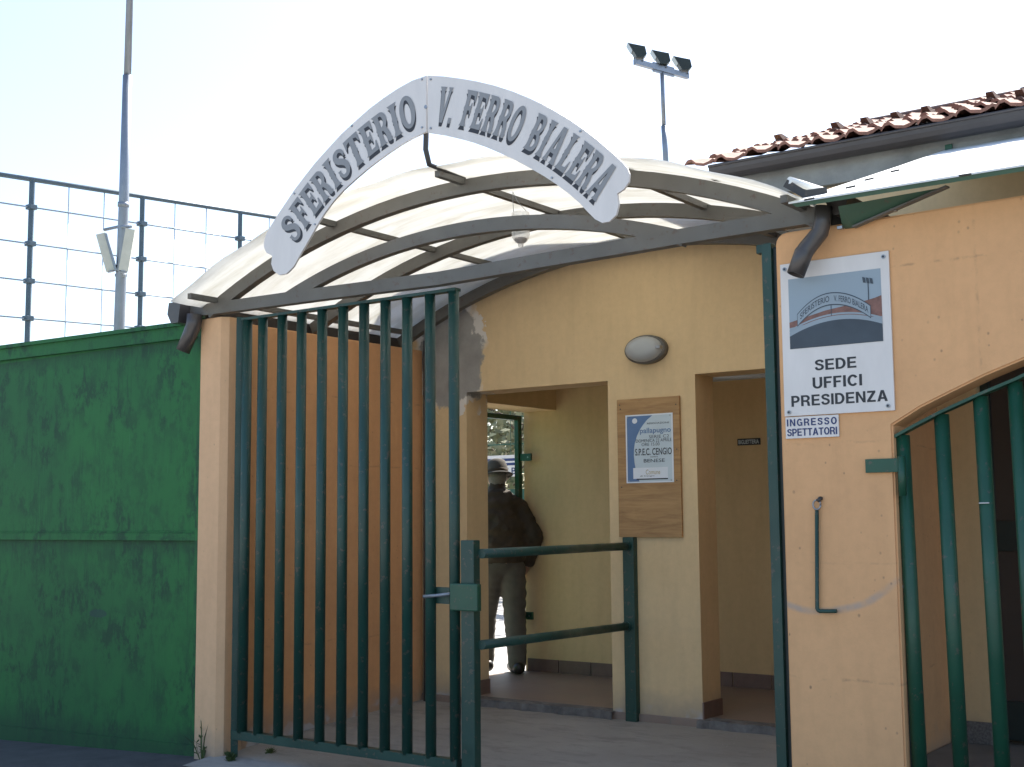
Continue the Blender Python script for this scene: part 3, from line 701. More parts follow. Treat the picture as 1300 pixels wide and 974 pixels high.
# ================================================================ ARCHED NAME SIGN
SY = 4.80
AS = empty('arched_name_sign', at(541, 168, SY), 'white arched name sign in two panels above the canopy', 'sign')
outL = [(541.5, 96), (523, 102.5), (505, 112.5), (487, 124.5), (469, 138), (451.5, 153.5), (433, 170.5), (415.6, 189.6), (400, 207), (386.8, 223.7), (373, 242), (361.7, 259), (352, 273.5), (343.7, 286.6), (338, 297), (335.2, 306), (334.7, 313.6), (338, 320.7), (345.5, 325),
        (344.2, 335), (347.3, 344), (354.5, 349.5), (363.5, 347.7), (372.5, 338.7), (379, 327), (386.8, 313.6), (401.2, 288.4), (411, 272), (422.8, 256), (436, 241.5), (451.5, 227.3), (466, 215), (480.3, 204), (495, 193.5), (509, 184.2), (524, 175.5), (541, 167.5)]
outR = [(543, 96), (563, 97), (584.7, 99.8), (606, 103.5), (627.8, 108.7), (650, 115.8), (670.9, 124.3), (689, 132.8), (706.8, 142.5), (725, 153.5), (742.8, 166), (758, 177.7), (771.5, 189.4), (782, 198.5), (789.5, 205.8), (796, 213), (799, 221), (798.3, 231), (791.8, 240.5), (783.4, 246),
        (785.4, 259.7), (782.3, 273), (773.3, 281.6), (764.3, 283), (755.3, 278.3), (745, 268), (735.6, 257.8), (722, 246), (706.8, 234.5), (691, 224), (674.5, 214.5), (655, 204), (635, 194.7), (617, 187), (599, 180.6), (581, 175.7), (563, 171.6), (543, 168.5)]
for nm, ol in (('panel', outL), ('panel', outR)):
    pl = [(at(x, y, SY).x, at(x, y, SY).z) for x, y in ol]
    prism(nm, pl, SY, SY+.012, M['white'], AS)
def ell(cx, cz, rx, rz, n=28, a0=0, a1=360): return [(cx+rx*math.cos(R(a0+(a1-a0)*i/n)), cz+rz*math.sin(R(a0+(a1-a0)*i/n))) for i in range(n if abs(a1-a0) == 360 else n+1)]
def catmull(P, n=6):
    out = []
    for i in range(len(P)-1):
        p0, p1, p2, p3 = P[max(i-1, 0)], P[i], P[i+1], P[min(i+2, len(P)-1)]
        for k in range(n):
            t = k/n; out.append(tuple(.5*(2*b+(c-a)*t+(2*a-5*b+4*c-d)*t*t+(3*b-a-3*c+d)*t**3) for a, b, c, d in zip(p0, p1, p2, p3)))
    return out+[P[-1]]
def s_glyph():
    C = [(.50, .70, .05), (.47, .83, .055), (.35, .92, .06), (.20, .89, .08), (.13, .76, .095), (.20, .63, .10), (.34, .52, .10), (.45, .39, .10), (.45, .22, .095), (.36, .10, .075), (.22, .08, .06), (.11, .15, .055), (.07, .30, .05)]
    P = catmull(C, 5); L_, R_ = [], []
    for i, (x, z, h) in enumerate(P):
        a, b = P[max(i-1, 0)], P[min(i+1, len(P)-1)]; d = Vector((b[0]-a[0], b[1]-a[1])).normalized()
        L_.append((x-d.y*h, z+d.x*h)); R_.append((x+d.y*h, z-d.x*h))
    L_[0] = (.57, .66); R_[0] = (.42, .66)
    return [[*L_, (.0, .34), (.15, .34), *R_[::-1][1:]]]
NB = (.045, )
G = {
 'I': (.38, [[(0, 0), (.38, 0), (.33, .06), (.285, .16), (.28, .42), (.31, .5), (.28, .58), (.285, .84), (.33, .94), (.38, 1), (0, 1), (.05, .94), (.095, .84), (.10, .58), (.07, .5), (.10, .42), (.095, .16), (.05, .06)]]),
 'T': (.64, [[(0, 1), (.64, 1), (.64, .70), (.60, .70), (.54, .84), (.42, .88), (.42, .58), (.45, .5), (.42, .42), (.425, .16), (.50, 0), (.14, 0), (.215, .16), (.22, .42), (.19, .5), (.22, .58), (.22, .88), (.10, .84), (.04, .70), (0, .70)]]),
 'E': (.58, [[(0, 0), (.58, 0), (.58, .32), (.54, .32), (.47, .15), (.27, .12), (.27, .44), (.37, .45), (.40, .35), (.44, .35), (.44, .67), (.40, .67), (.37, .57), (.27, .56), (.27, .88), (.45, .86), (.52, .70), (.56, .70), (.56, 1), (0, 1), (.06, .92), (.085, .82), (.085, .58), (.05, .5), (.085, .42), (.085, .18), (.06, .08)]]),
 'F': (.56, [[(0, 0), (.36, 0), (.30, .08), (.27, .18), (.27, .44), (.37, .45), (.40, .35), (.44, .35), (.44, .67), (.40, .67), (.37, .57), (.27, .56), (.27, .88), (.45, .86), (.52, .70), (.56, .70), (.56, 1), (0, 1), (.06, .92), (.085, .82), (.085, .58), (.05, .5), (.085, .42), (.085, .18), (.06, .08)]]),
 'L': (.56, [[(0, 0), (.56, 0), (.56, .34), (.52, .34), (.45, .15), (.27, .12), (.27, .42), (.305, .5), (.27, .58), (.27, .82), (.30, .92), (.36, 1), (0, 1), (.06, .92), (.085, .82), (.085, .58), (.05, .5), (.085, .42), (.085, .18), (.06, .08)]]),
 'V': (.66, [[(0, 1), (.33, 1), (.27, .9), (.375, .34), (.475, .9), (.43, 1), (.66, 1), (.60, .9), (.43, 0), (.27, 0), (.07, .9)]]),
 'A': (.70, [[(0, 0), (.27, 0), (.215, .10), (.235, .26), (.415, .26), (.44, .10), (.385, 0), (.70, 0), (.64, .10), (.47, 1), (.25, 1), (.06, .10)], [(.26, .38), (.395, .38), (.325, .78)]]),
 'R': (.64, [[(0, 0), (.36, 0), (.30, .08), (.27, .18), (.27, .42), (.33, .42), (.39, .30), (.41, .08), (.47, .0), (.60, 0), (.64, .10), (.60, .12), (.575, .28), (.50, .45)] + ell(.36, .735, .215, .265, 12, -55, 90) + [(0, 1), (.06, .92), (.085, .82), (.085, .58), (.05, .5), (.085, .42), (.085, .18), (.06, .08)], [(.27, .55), (.33, .55)] + ell(.33, .725, .085, .16, 10, -85, 90) + [(.27, .885)]]),
 'B': (.64, [[(0, 0), (.36, 0)] + ell(.37, .265, .245, .265, 10, -85, 62) + ell(.36, .755, .215, .245, 10, -55, 90) + [(0, 1), (.06, .92), (.085, .82), (.085, .58), (.05, .5), (.085, .42), (.085, .18), (.06, .08)], [(.27, .115), (.34, .115)] + ell(.34, .28, .10, .165, 8, -85, 90) + [(.27, .445)], [(.27, .565), (.33, .565)] + ell(.33, .73, .085, .155, 8, -85, 90) + [(.27, .885)]]),
 'O': (.64, [ell(.32, .5, .32, .5, 32), ell(.32, .5, .135, .375, 28)]),
 'S': (.60, s_glyph()),
 '.': (.22, [[(.02, 0), (.18, 0), (.18, .16), (.02, .16)]]),
 ' ': (.36, []),
}
def fit_circle(P):
    import numpy as np
    A_ = np.array([[2*p[0], 2*p[1], 1] for p in P]); b_ = np.array([p[0]**2+p[1]**2 for p in P]); s = np.linalg.lstsq(A_, b_, rcond=None)[0]
    return s[0], s[1], math.sqrt(s[2]+s[0]**2+s[1]**2)
def lettering(word, base_px, top_px, start_px, end_px, gap, nm, plain=0.0):
    Bp = [(at(x, y, SY).x, at(x, y, SY).z) for x, y in base_px]; Tp = [(at(x, y, SY).x, at(x, y, SY).z) for x, y in top_px]
    c1x, c1z, r1 = fit_circle(Bp)
    rt = sum(math.hypot(p[0]-c1x, p[1]-c1z) for p in Tp)/len(Tp)
    ang = lambda q: math.atan2(at(*q, SY).x-c1x, at(*q, SY).z-c1z)
    a0, a1 = ang(start_px), ang(end_px); H = rt-r1; r1 -= H*.02; H *= 1.08
    tot = sum(G[ch][0] for ch in word)+gap*(len(word)-1)
    for layer in (0, 1):
        items = []; u = 0
        for ch in word:
            wd, loops = G[ch]
            if loops:
                def mp(p):
                    a = a0+(a1-a0)*(u+p[0])/tot; rr = r1+H*p[1]
                    if layer == 0: rr -= H*.11; a -= .010*H/r1*0
                    return (c1x+rr*math.sin(a), c1z+rr*math.cos(a))
                dense = []
                for lp in loops:
                    L2 = []
                    for i, p in enumerate(lp):
                        L2.append(mp(p)); q = lp[(i+1) % len(lp)]
                        if abs(q[0]-p[0]) > .3: L2.append(mp(((p[0]+q[0])/2, (p[1]+q[1])/2)))
                    dense.append(L2)
                items.append((dense, 0, 0))
            u += wd+gap
        flat('lettering_shadow' if layer == 0 else 'lettering', items, SY-(.0015 if layer == 0 else .003), M['letter_dark'] if layer == 0 else M['letter'], AS)
z1 = lambda L_: [(200+x*350/974, 80+y*350/974) for x, y in L_]
z2 = lambda L_: [(520+x*350/974, 80+y*350/974) for x, y in L_]
lettering('SFERISTERIO', z1([(490, 636), (560, 530), (640, 435), (716, 357), (797, 293), (893, 230)]), z1([(432, 580), (520, 440), (600, 352), (682, 268), (785, 182), (880, 122)]), z1([(462, 612)])[0], z1([(912, 172)])[0], .05, 'left')
lettering('V. FERRO BIALERA', z2([(105, 205), (215, 233), (330, 265), (420, 303), (530, 378), (650, 480)]), z2([(135, 85), (260, 112), (360, 148), (470, 190), (610, 285), (722, 370)]), z2([(100, 150)])[0], z2([(700, 440)])[0], .045, 'right')
for q in ((541, 136), (536, 101), (547, 101), (536, 162), (547, 163), (737, 167), (701, 226), (374, 246), (400, 285), (447, 160)):
    p = at(*q, SY); tube('bolt', [p+Vector((0, -.005, 0)), p], .010 if q == (541, 136) else .0055, M['bolt'], AS, 10)
tube('joint_strip', [at(542.2, 97, SY-.001), at(542.2, 168, SY-.001)], .0016, M['letter'], AS, 6)
ak = math.asin((-4.03-CX)/CR)
e1 = Vector((-4.03, 5.14, CZ+CR+.01))
tube('support_rod', [at(541, 120, SY+.03), at(541, 172, SY+.03), at(540.5, 190, SY+.03), at(545, 209, SY+.035), e1], .014, M['dark_steel'], AS, 10)

# plain bold sans capitals for the wall signs
def stroke(P, h, n=6):
    P = catmull(P, n); L_, R_ = [], []
    for i, p in enumerate(P):
        a, b = P[max(i-1, 0)], P[min(i+1, len(P)-1)]; d = Vector((b[0]-a[0], b[1]-a[1])).normalized()
        L_.append((p[0]-d.y*h, p[1]+d.x*h*.92)); R_.append((p[0]+d.y*h, p[1]-d.x*h*.92))
    return L_+R_[::-1]
T_ = .20
HB = {
 'I': (.20, [[(0, 0), (T_, 0), (T_, 1), (0, 1)]]),
 'E': (.66, [[(0, 0), (.66, 0), (.66, .17), (T_, .17), (T_, .42), (.61, .42), (.61, .59), (T_, .59), (T_, .83), (.65, .83), (.65, 1), (0, 1)]]),
 'F': (.60, [[(0, 0), (T_, 0), (T_, .41), (.53, .41), (.53, .58), (T_, .58), (T_, .83), (.60, .83), (.60, 1), (0, 1)]]),
 'T': (.68, [[(.24, 0), (.44, 0), (.44, .83), (.68, .83), (.68, 1), (0, 1), (0, .83), (.24, .83)]]),
 'N': (.74, [[(0, 0), (.19, 0), (.19, .68), (.54, 0), (.74, 0), (.74, 1), (.55, 1), (.55, .33), (.21, 1), (0, 1)]]),
 'Z': (.66, [[(0, 0), (.66, 0), (.66, .17), (.25, .17), (.65, .84), (.65, 1), (.03, 1), (.03, .83), (.40, .83), (0, .16)]]),
 'A': (.80, [[(0, 0), (.21, 0), (.28, .21), (.53, .21), (.59, 0), (.80, 0), (.51, 1), (.29, 1)], [(.33, .37), (.48, .37), (.405, .76)]]),
 'U': (.72, [[(0, 1), (0, .36)] + ell(.36, .34, .36, .36, 14, 180, 360) + [(.72, 1), (.52, 1), (.52, .36)] + ell(.36, .34, .16, .18, 12, 360, 180) + [(.20, 1)]]),
 'D': (.74, [[(0, 0), (.32, 0)] + ell(.32, .5, .42, .5, 18, -85, 85) + [(.32, 1), (0, 1)], [(T_, .17), (.31, .17)] + ell(.31, .5, .225, .33, 14, -85, 85) + [(.31, .83), (T_, .83)]]),
 'P': (.68, [[(0, 0), (T_, 0), (T_, .35), (.36, .35)] + ell(.36, .675, .32, .325, 14, -85, 85) + [(.36, 1), (0, 1)], [(T_, .52), (.34, .52)] + ell(.34, .675, .14, .155, 10, -80, 80) + [(.34, .83), (T_, .83)]]),
 'R': (.74, [[(0, 0), (T_, 0), (T_, .38), (.34, .38), (.46, .34), (.49, .22), (.50, .08), (.53, 0), (.74, 0), (.74, .03), (.70, .08), (.69, .27), (.64, .40), (.56, .46)] + ell(.40, .71, .31, .29, 12, -45, 85) + [(.40, 1), (0, 1)], [(T_, .54), (.38, .54)] + ell(.38, .69, .13, .145, 10, -80, 80) + [(.38, .835), (T_, .835)]]),
 'O': (.78, [ell(.39, .5, .39, .51, 32), ell(.39, .5, .19, .335, 28)]),
 'C': (.74, [stroke([(.39+.29*math.cos(R(a)), .5+.42*math.sin(R(a))) for a in range(32, 329, 16)], .098, 2)]),
 'G': (.76, [stroke([(.39+.29*math.cos(R(a)), .5+.42*math.sin(R(a))) for a in range(35, 322, 16)], .098, 2), [(.42, .36), (.42, .52), (.76, .52), (.76, .01), (.63, .01), (.60, .14), (.57, .36)]]),
 'S': (.68, [stroke([(.58, .71), (.54, .85), (.36, .91), (.17, .85), (.12, .72), (.20, .60), (.36, .53), (.52, .45), (.59, .31), (.53, .16), (.35, .09), (.16, .14), (.09, .31)], .095, 5)]),
}
def sans(name, word, x0, x1, z0, z1, Y, mat, parent, gap=.11):
    tot = sum(HB[c][0] for c in word)+gap*(len(word)-1); u = 0; items = []
    k = (x1-x0)/tot
    for c in word:
        wd, loops = HB[c]
        mp = lambda p: (x0+(u+p[0])*k, z0+(z1-z0)*p[1])
        if c == 'G':
            for j, lp in enumerate(loops): items.append(([[mp(p) for p in lp]], 0, -.0002*j))
        else: items.append(([[mp(p) for p in lp] for lp in loops], 0, 0))
        u += wd+gap
    return flat(name, items, Y, mat, parent)

# ================================================================ SIGNS ON THE RIGHT WALL
def rect(x0, x1, z0, z1): return [(x0, z0), (x1, z0), (x1, z1), (x0, z1)]
p00, p11 = at(1000, 529, Y0), at(1128, 319, Y0); X0 = at(990, 337, Y0).x; Z1 = p11.z
X0 = -2.278; X1 = -1.795; Z0, Z1 = at(1000, 529, Y0).z, at(1059, 328, Y0).z
OS = empty('office_sign', (X0, Y0, Z0), 'large white sign with picture reading SEDE UFFICI PRESIDENZA', 'sign')
box('sign_board', (X0, X1), (Y0-.012, Y0-.002), (Z0, Z1), M['white'], OS, .001)
W_, H_ = X1-X0, Z1-Z0
sx = lambda u: X0+W_*u
sz = lambda v: Z0+H_*v
M['p_sky'] = pm('print_sky', (.30, .37, .42), .5, .05, 3, 0, 0)
M['p_dark'] = pm('print_dark', (.055, .075, .095), .5, .3, 6, 0, 0)
M['p_roof'] = pm('print_roof', (.27, .13, .10), .5, .5, 40, 0, 0)
M['p_pale'] = pm('print_pale', (.30, .36, .40), .5, .1, 6, 0, 0)
pu0, pu1, pv0, pv1 = .075, .925, .435, .895
P_ = lambda a, b: (sx(pu0+(pu1-pu0)*a), sz(pv0+(pv1-pv0)*b))
def band(f0_, f1_, a0, a1, n=24):
    return [P_(a0+(a1-a0)*i/n, f0_(a0+(a1-a0)*i/n)) for i in range(n+1)] + [P_(a0+(a1-a0)*i/n, f1_(a0+(a1-a0)*i/n)) for i in range(n, -1, -1)]
arch_b = lambda a: .22+.30*(1-((a-.55)/.62)**2)*.75
items = [([[P_(0, 0), P_(1, 0), P_(1, 1), P_(0, 1)]], 0, 0),
         ([[P_(0, .30), P_(.45, .38), P_(1, .34), P_(1, .62), P_(.80, .57), P_(.4, .50), P_(0, .38)]], 1, -.0006),
         ([[P_(.62, .52), P_(1, .45), P_(1, .63), P_(.85, .57)]], 1, -.0007),
         ([band(lambda a: 0, lambda a: max(arch_b(a)-.05, .0), 0, 1)], 2, -.0012),
         ([band(lambda a: arch_b(a)-.09, lambda a: arch_b(a)-.03, 0, 1)], 3, -.0016),
         ([band(lambda a: arch_b(a)-.02, lambda a: arch_b(a)+.005, 0, 1)], 3, -.0017)]
sgb = lambda a: .30+.37*(1-((a-.465)/.45)**2) if a < .465 else .38+.29*(1-((a-.465)/.46)**2)
items.append(([band(lambda a: sgb(a)-.105, lambda a: sgb(a)+.075, .09, .885, 36)], 2, -.0020))
items.append(([band(lambda a: sgb(a)-.09, lambda a: sgb(a)+.06, .095, .88, 36)], 3, -.0024))
items.append(([[P_(.462, .42), P_(.470, .42), P_(.470, .60), P_(.462, .60)]], 2, -.0022))
items.append(([[P_(.862, .58), P_(.872, .58), P_(.872, .86), P_(.862, .86)]], 2, -.0022))
for k in range(3): a = .815+k*.038; b = .875-k*.012; items.append(([[P_(a, b-.045), P_(a+.03, b-.055), P_(a+.022, b+.02), P_(a-.008, b+.035)]], 2, -.0023))
flat('printed_picture', items, Y0-.0125, [M['p_sky'], M['p_roof'], M['p_dark'], M['p_pale']], OS)
def bent_text(body, a0, a1, name):
    V, Fc = text_tris(body, .01)
    vs = []
    for u, v in V:
        a = a0+(a1-a0)*u; q = P_(a, sgb(a)-.055+v*.085); vs.append((q[0], Y0-.0155, q[1]))
    me = bpy.data.meshes.new(name); me.from_pydata(vs, [], Fc); return link(name, me, M['p_dark'], OS)
bent_text('SFERISTERIO', .125, .45, 'picture_lettering'); bent_text('V. FERRO BIALERA', .50, .86, 'picture_lettering')
for body, u0, u1, v0, v1 in (('SEDE', .30, .68, .283, .353), ('UFFICI', .275, .725, .168, .240), ('PRESIDENZA', .07, .945, .060, .130)):
    sans('lettering', body, sx(u0), sx(u1), sz(v0), sz(v1), Y0-.0130, M['black'], OS)
for u, v in ((.045, .965), (.955, .965), (.045, .025), (.945, .03)):
    p = Vector((sx(u), Y0-.0125, sz(v))); tube('screw', [p+Vector((0, -.004, 0)), p], .009, M['bolt'], OS, 12); tube('screw_head', [p+Vector((0, -.0055, 0)), p+Vector((0, -.004, 0))], .005, M['black'], OS, 8)
ix0, ix1 = -2.276, at(1066, 545, Y0).x; iz1 = Z0-.004; iz0 = at(1030, 556, Y0).z
IS = empty('spectator_sign', (ix0, Y0, iz0), 'small white sign with navy lettering INGRESSO SPETTATORI', 'sign')
box('sign_board', (ix0, ix1), (Y0-.010, Y0-.002), (iz0, iz1), M['white'], IS, .001)
iw, ih = ix1-ix0, iz1-iz0
sans('lettering', 'INGRESSO', ix0+iw*.03, ix0+iw*.97, iz0+ih*.57, iz0+ih*.90, Y0-.0112, M['navy'], IS, .22)
sans('lettering', 'SPETTATORI', ix0+iw*.03, ix0+iw*.97, iz0+ih*.11, iz0+ih*.45, Y0-.0112, M['navy'], IS, .07)
# hanging hook
HK = empty('door_hook', (hk.x, Y0, hb.z), 'green L shaped hook bar hanging from ring on orange wall', 'hook')
a, b, c = at(1037, 648, Y0-.015), at(1037.5, 776, Y0-.015), at(1062, 776, Y0-.015)
tube('hook_bar', [a, b+Vector((0, 0, .012)), b+Vector((.004, 0, .004)), b+Vector((.012, 0, 0)), c], .0085, M['green'], HK, 10)
rg = at(1037, 641, Y0-.015)
tube('ring', [rg+Vector((.017*math.cos(t*R(30)), 0, .02*math.sin(t*R(30)))) for t in range(13)], .004, M['bolt'], HK, 8)
e = at(1041, 633, Y0-.012); tube('eye_bolt', [e+Vector((0, .014, 0)), e, e+Vector((-.008, -.006, -.012))], .009, M['dark_steel'], HK, 8)

# ================================================================ NOTICE BOARD, POSTER, LAMP
nx0, nx1 = at(785, 595, YF).x, at(864, 595, YF).x+.005; nz0, nz1 = at(829, 682, YF).z, at(824, 505.5, YF).z
nx0 = -4.24; nx1 = -3.79
NBd = empty('notice_board', (nx0, YF, nz0), 'brown plywood notice board on the yellow wall', 'board')
box('plywood', (nx0, nx1), (YF-.02, YF-.002), (nz0, nz1), M['wood'], NBd, .002)
for u, v in ((.05, .96), (.95, .94), (.94, .40), (.06, .36), (.06, .93), (.95, .62)): 
    p = Vector((nx0+u*(nx1-nx0), YF-.0205, nz0+v*(nz1-nz0))); tube('nail', [p+Vector((0, -.003, 0)), p], .004, M['dark_steel'], NBd, 6)
qx0, qx1 = at(797, 570, YF).x, at(857, 570, YF).x; qz0, qz1 = at(828, 613, YF).z, at(826, 526, YF).z
PO = empty('match_poster', (qx0, YF-.02, qz0), 'blue and white match poster pinned on the plywood board', 'poster')
M['po_white'] = pm('poster_white', (.72, .76, .80), .5, .05, 5, 0, 0)
M['po_blue'] = pm('poster_blue', (.11, .20, .37), .5, .15, 5, 0, 0)
M['po_light'] = pm('poster_light_blue', (.55, .64, .68), .5, .08, 5, 0, 0)
M['po_gold'] = pm('poster_gold', (.45, .36, .16), .5, .2, 20, 0, 0)
qw, qh = qx1-qx0, qz1-qz0; YP = YF-.0225
Q = lambda u, v: (qx0+qw*u, qz0+qh*v)
box('paper', (qx0, qx1), (YP, YP+.0015), (qz0, qz1), M['po_white'], PO, 0)
curve = [(.58, .98), (.47, .92), (.38, .85), (.31, .78), (.25, .70), (.20, .60), (.175, .5), (.17, .4), (.18, .3), (.205, .2), (.24, .1), (.28, .02)]
items = [([[Q(.03, .02), Q(.97, .02), Q(.97, .98), Q(.03, .98)]], 2, -.0004),
         ([[Q(.03, .02)] + [Q(*c_) for c_ in curve[::-1]] + [Q(.03, .98)]], 1, -.0008),
         ([[Q(.15, .06), Q(.88, .06), Q(.88, .22), Q(.15, .22)]], 0, -.0012),
         ([[Q(.22, .045), Q(.88, .045), Q(.88, .062), Q(.22, .062)]], 4, -.0014),
         ([[Q(*p_) for p_ in ell(.2, .91, .055, .04, 16)]], 0, -.0012)]
flat('printed_design', items, YP, [M['po_white'], M['po_blue'], M['po_light'], M['po_gold'], M['black']], PO)
for body, u0, u1, v0, v1, mt, bd in (('ASSOCIAZIONE', .46, .93, .85, .875, 'black', 0), ('pallapugno', .31, .96, .70, .80, 'po_blue', .012), ('SERIE C2', .50, .92, .645, .69, 'black', -.005), ('DOMENICA 22 APRILE', .22, .97, .59, .635, 'black', -.005), ('ORE 15.00', .34, .72, .535, .58, 'black', -.005),
        ('S.P.E.C. CENGIO', .20, .97, .40, .50, 'black', .012), ('contro', .52, .68, .365, .385, 'black', 0), ('BENESE', .38, .82, .295, .345, 'black', 0), ('Comune', .42, .72, .12, .19, 'po_gold', 0), ('di Cengio', .30, .60, .085, .11, 'black', 0)):
    a, b = Q(u0, v0), Q(u1, v1); text('lettering', body, a[0], b[0], a[1], b[1], YP-.0018, M[mt], PO, bd)
for u, v in ((.05, .965), (.95, .965), (.95, .03), (.06, .03)):
    a = Q(u, v); tube('drawing_pin', [(a[0], YP-.005, a[1]), (a[0], YP, a[1])], .004, M['bolt'], PO, 8)
lc = at(822.5, 444.5, YF)
WL = empty('bulkhead_lamp', lc, 'oval bulkhead wall lamp with frosted glass above the notice board', 'lamp')
LM = Matrix.Translation((lc.x, YF-.002, lc.z)) @ Matrix.Rotation(R(90), 4, 'X')
lathe('lamp_base', [(0, 0), (1, 0), (1, .035), (.93, .05), (.85, .05)], M['steel'], WL, LM, 32, .150, .092)
lathe('lamp_glass', [(.88, .045), (.86, .06), (.75, .085), (.5, .10), (.25, .106), (0, .107)], M['lamp_glass'], WL, LM, 32, .150, .092)
box('lamp_catch', (lc.x+.105, lc.x+.138), (YF-.095, YF-.05), (lc.z-.010, lc.z+.012), M['bolt'], WL, .004)
# ticket office plate inside the second doorway
tp_ = at(951, 561, YB)
TP = empty('ticket_plate', tp_, 'tiny dark plate reading BIGLIETTERIA inside the right doorway', 'sign')
box('plate', (tp_.x-.09, tp_.x+.09), (YB-.006, YB-.001), (tp_.z-.024, tp_.z+.024), M['black'], TP, .001)
text('lettering', 'BIGLIETTERIA', tp_.x-.08, tp_.x+.08, tp_.z-.015, tp_.z+.015, YB-.0075, M['po_light'], TP, .02)
# hanging plastic bottle
bc = at(661, 290, 5.45)
BO = empty('hanging_bottle', bc, 'cut clear plastic bottle hanging upside down under the canopy', 'bottle')
lathe('bottle_body', [(.047, .085), (.049, .05), (.049, -.03), (.044, -.055), (.03, -.075), (.016, -.083), (.013, -.10)], M['bottle'], BO, Matrix.Translation(bc), 20)
lathe('residue', [(.0, -.06), (.034, -.055), (.036, -.062), (.02, -.078), (0, -.08)], M['skirt'], BO, Matrix.Translation(bc), 14)
top_z = CZ+math.sqrt(CR**2-(bc.x-CX)**2)-.03
tube('string', [bc+Vector((-.045, 0, .08)), bc+Vector((-.05, 0, .16)), Vector((bc.x-.05, bc.y, top_z+.02))], .0015, M['galv'], BO, 5)
tube('string', [bc+Vector((.045, 0, .08)), bc+Vector((-.02, 0, .15)), Vector((bc.x-.05, bc.y, top_z+.02))], .0015, M['galv'], BO, 5)

# corner pipe and exit gate frame
tube_x = at(541, 600, YF-.04).x
CP = tube('corner_drainpipe', [(max(tube_x, SWX+.03), YF-.04, .14), (max(tube_x, SWX+.03), YF-.04, 2.66)], .022, M['pipe'], None, 12)
tag(CP, 'thin dark drainpipe in the corner behind the barred gate', 'drainpipe')
EG = empty('exit_gate_frame', (-6.0, YB-.05, FLOOR_Z), 'green steel frame of the rear exit beside the man', 'gate frame')
fx = -6.03
box('frame_stile', (fx-.02, fx+.02), (YB-.09, YB-.04), (.17, 2.22), M['green2'], EG, .003)
box('frame_head', (fx-.02, fx+.02), (YF+TH+.02, YB-.092), (2.18, 2.22), M['green2'], EG, .003)
for z in (at(674, 581, YB).z, at(676, 781, YB).z):
    box('hinge_lug', (fx+.022, fx+.13), (YB-.075, YB-.055), (z-.03, z+.03), M['green2'], EG, .003)
    p = Vector((fx+.10, YB-.077, z)); tube('lug_bolt', [p, p+Vector((0, .006, 0))], .007, M['bolt'], EG, 8)

# ================================================================ COURTYARD: FENCE, BANNER, TREES
CF = empty('court_fence', (-10, 14, .165), 'green mesh fence across the courtyard seen through the exit', 'fence')
for x in (-13.2, -11.6, -10.72, -9.2, -8.0): bar('post', [(x, 14, .165), (x, 14, 4.2)], .05, .05, M['green2'], CF)
for z in (2.0, 2.39, 2.76, 3.2, 3.6, 4.0): tube('wire', [(-13.2, 14, z), (-8, 14, z)], .009, M['green2'], CF, 6)
for k in range(13): x = -13.0+k*.4; tube('wire', [(x, 14.01, 1.9), (x, 14.01, 4.1)], .005, M['green2'], CF, 5)
box('lower_board', (-13.2, -8.0), (13.96, 13.98), (1.05, 1.78), M['green2'], CF, .002)
bq0, bq1 = at(600, 606, 13.9), at(662, 579, 13.9)
BN = empty('club_banner', bq0, 'white printed banner on the courtyard fence seen past the hat', 'banner')
box('cloth', (bq0.x-1.0, bq1.x), (13.90, 13.91), (bq1.z-.27, bq1.z+.02), M['white'], BN, 0)
for k, (u, zz) in enumerate(((.1, -.04), (.35, -.10))): box('printed_line', (bq0.x+u, bq1.x-.05), (13.897, 13.899), (bq1.z+zz-.02, bq1.z+zz+.015), M['navy'], BN, 0)
text('lettering', 'I.G.B.', bq1.x-.38, bq1.x-.06, bq1.z-.24, bq1.z-.15, 13.895, M['navy'], BN, .01)
def tree(loc, h, cr_, label, n=2600):
    T = empty('tree', loc, label, 'tree', 'trees behind the courtyard')
    L_ = Vector(loc)
    bm = bmesh.new(); bm_tube(bm, [L_, L_+Vector((.05, 0, h*.35)), L_+Vector((-.05, .05, h*.8))], [.16, .12, .04], 8)
    tips = []
    for k in range(9):
        a = k*2.4; s = L_+Vector((0, 0, h*(.3+.05*k))); e_ = s+Vector((math.cos(a)*cr_*.7, math.sin(a)*cr_*.7, h*.15)); bm_tube(bm, [s, e_], [.05, .015], 6); tips.append(e_)
    bm_obj('trunk', bm, M['bark'], T)
    clumps = [L_+Vector((random.uniform(-1, 1)*cr_*.8, random.uniform(-1, 1)*cr_*.8, h*random.uniform(.35, .95))) for _ in range(34)]
    vs, fs = [], []
    for k in range(n):
        c = random.choice(clumps); d = Vector((random.gauss(0, 1), random.gauss(0, 1), random.gauss(0, .8)))*cr_*.17; p = c+d
        u = Vector((random.gauss(0, 1), random.gauss(0, 1), random.gauss(0, 1))).normalized(); v = u.orthogonal().normalized(); s = random.uniform(.05, .10)
        b = len(vs); vs += [p-u*s, p+v*s*.5, p+u*s, p-v*s*.5]; fs.append((b, b+1, b+2, b+3))
    me = bpy.data.meshes.new('crown'); me.from_pydata(vs, [], fs); link('crown', me, M['leaf'], T)
for wd, px_, h, c_, lb_ in ((21, 600, 5.0, 2.0, 'left pale olive tree behind the courtyard fence'), (23, 650, 5.2, 2.2, 'middle pale olive tree straight behind the exit opening'), (20, 705, 4.8, 2.0, 'right pale olive tree behind the courtyard fence')):
    p = atw(px_, 640, wd); tree((p.x, p.y, .165), h, c_, lb_)

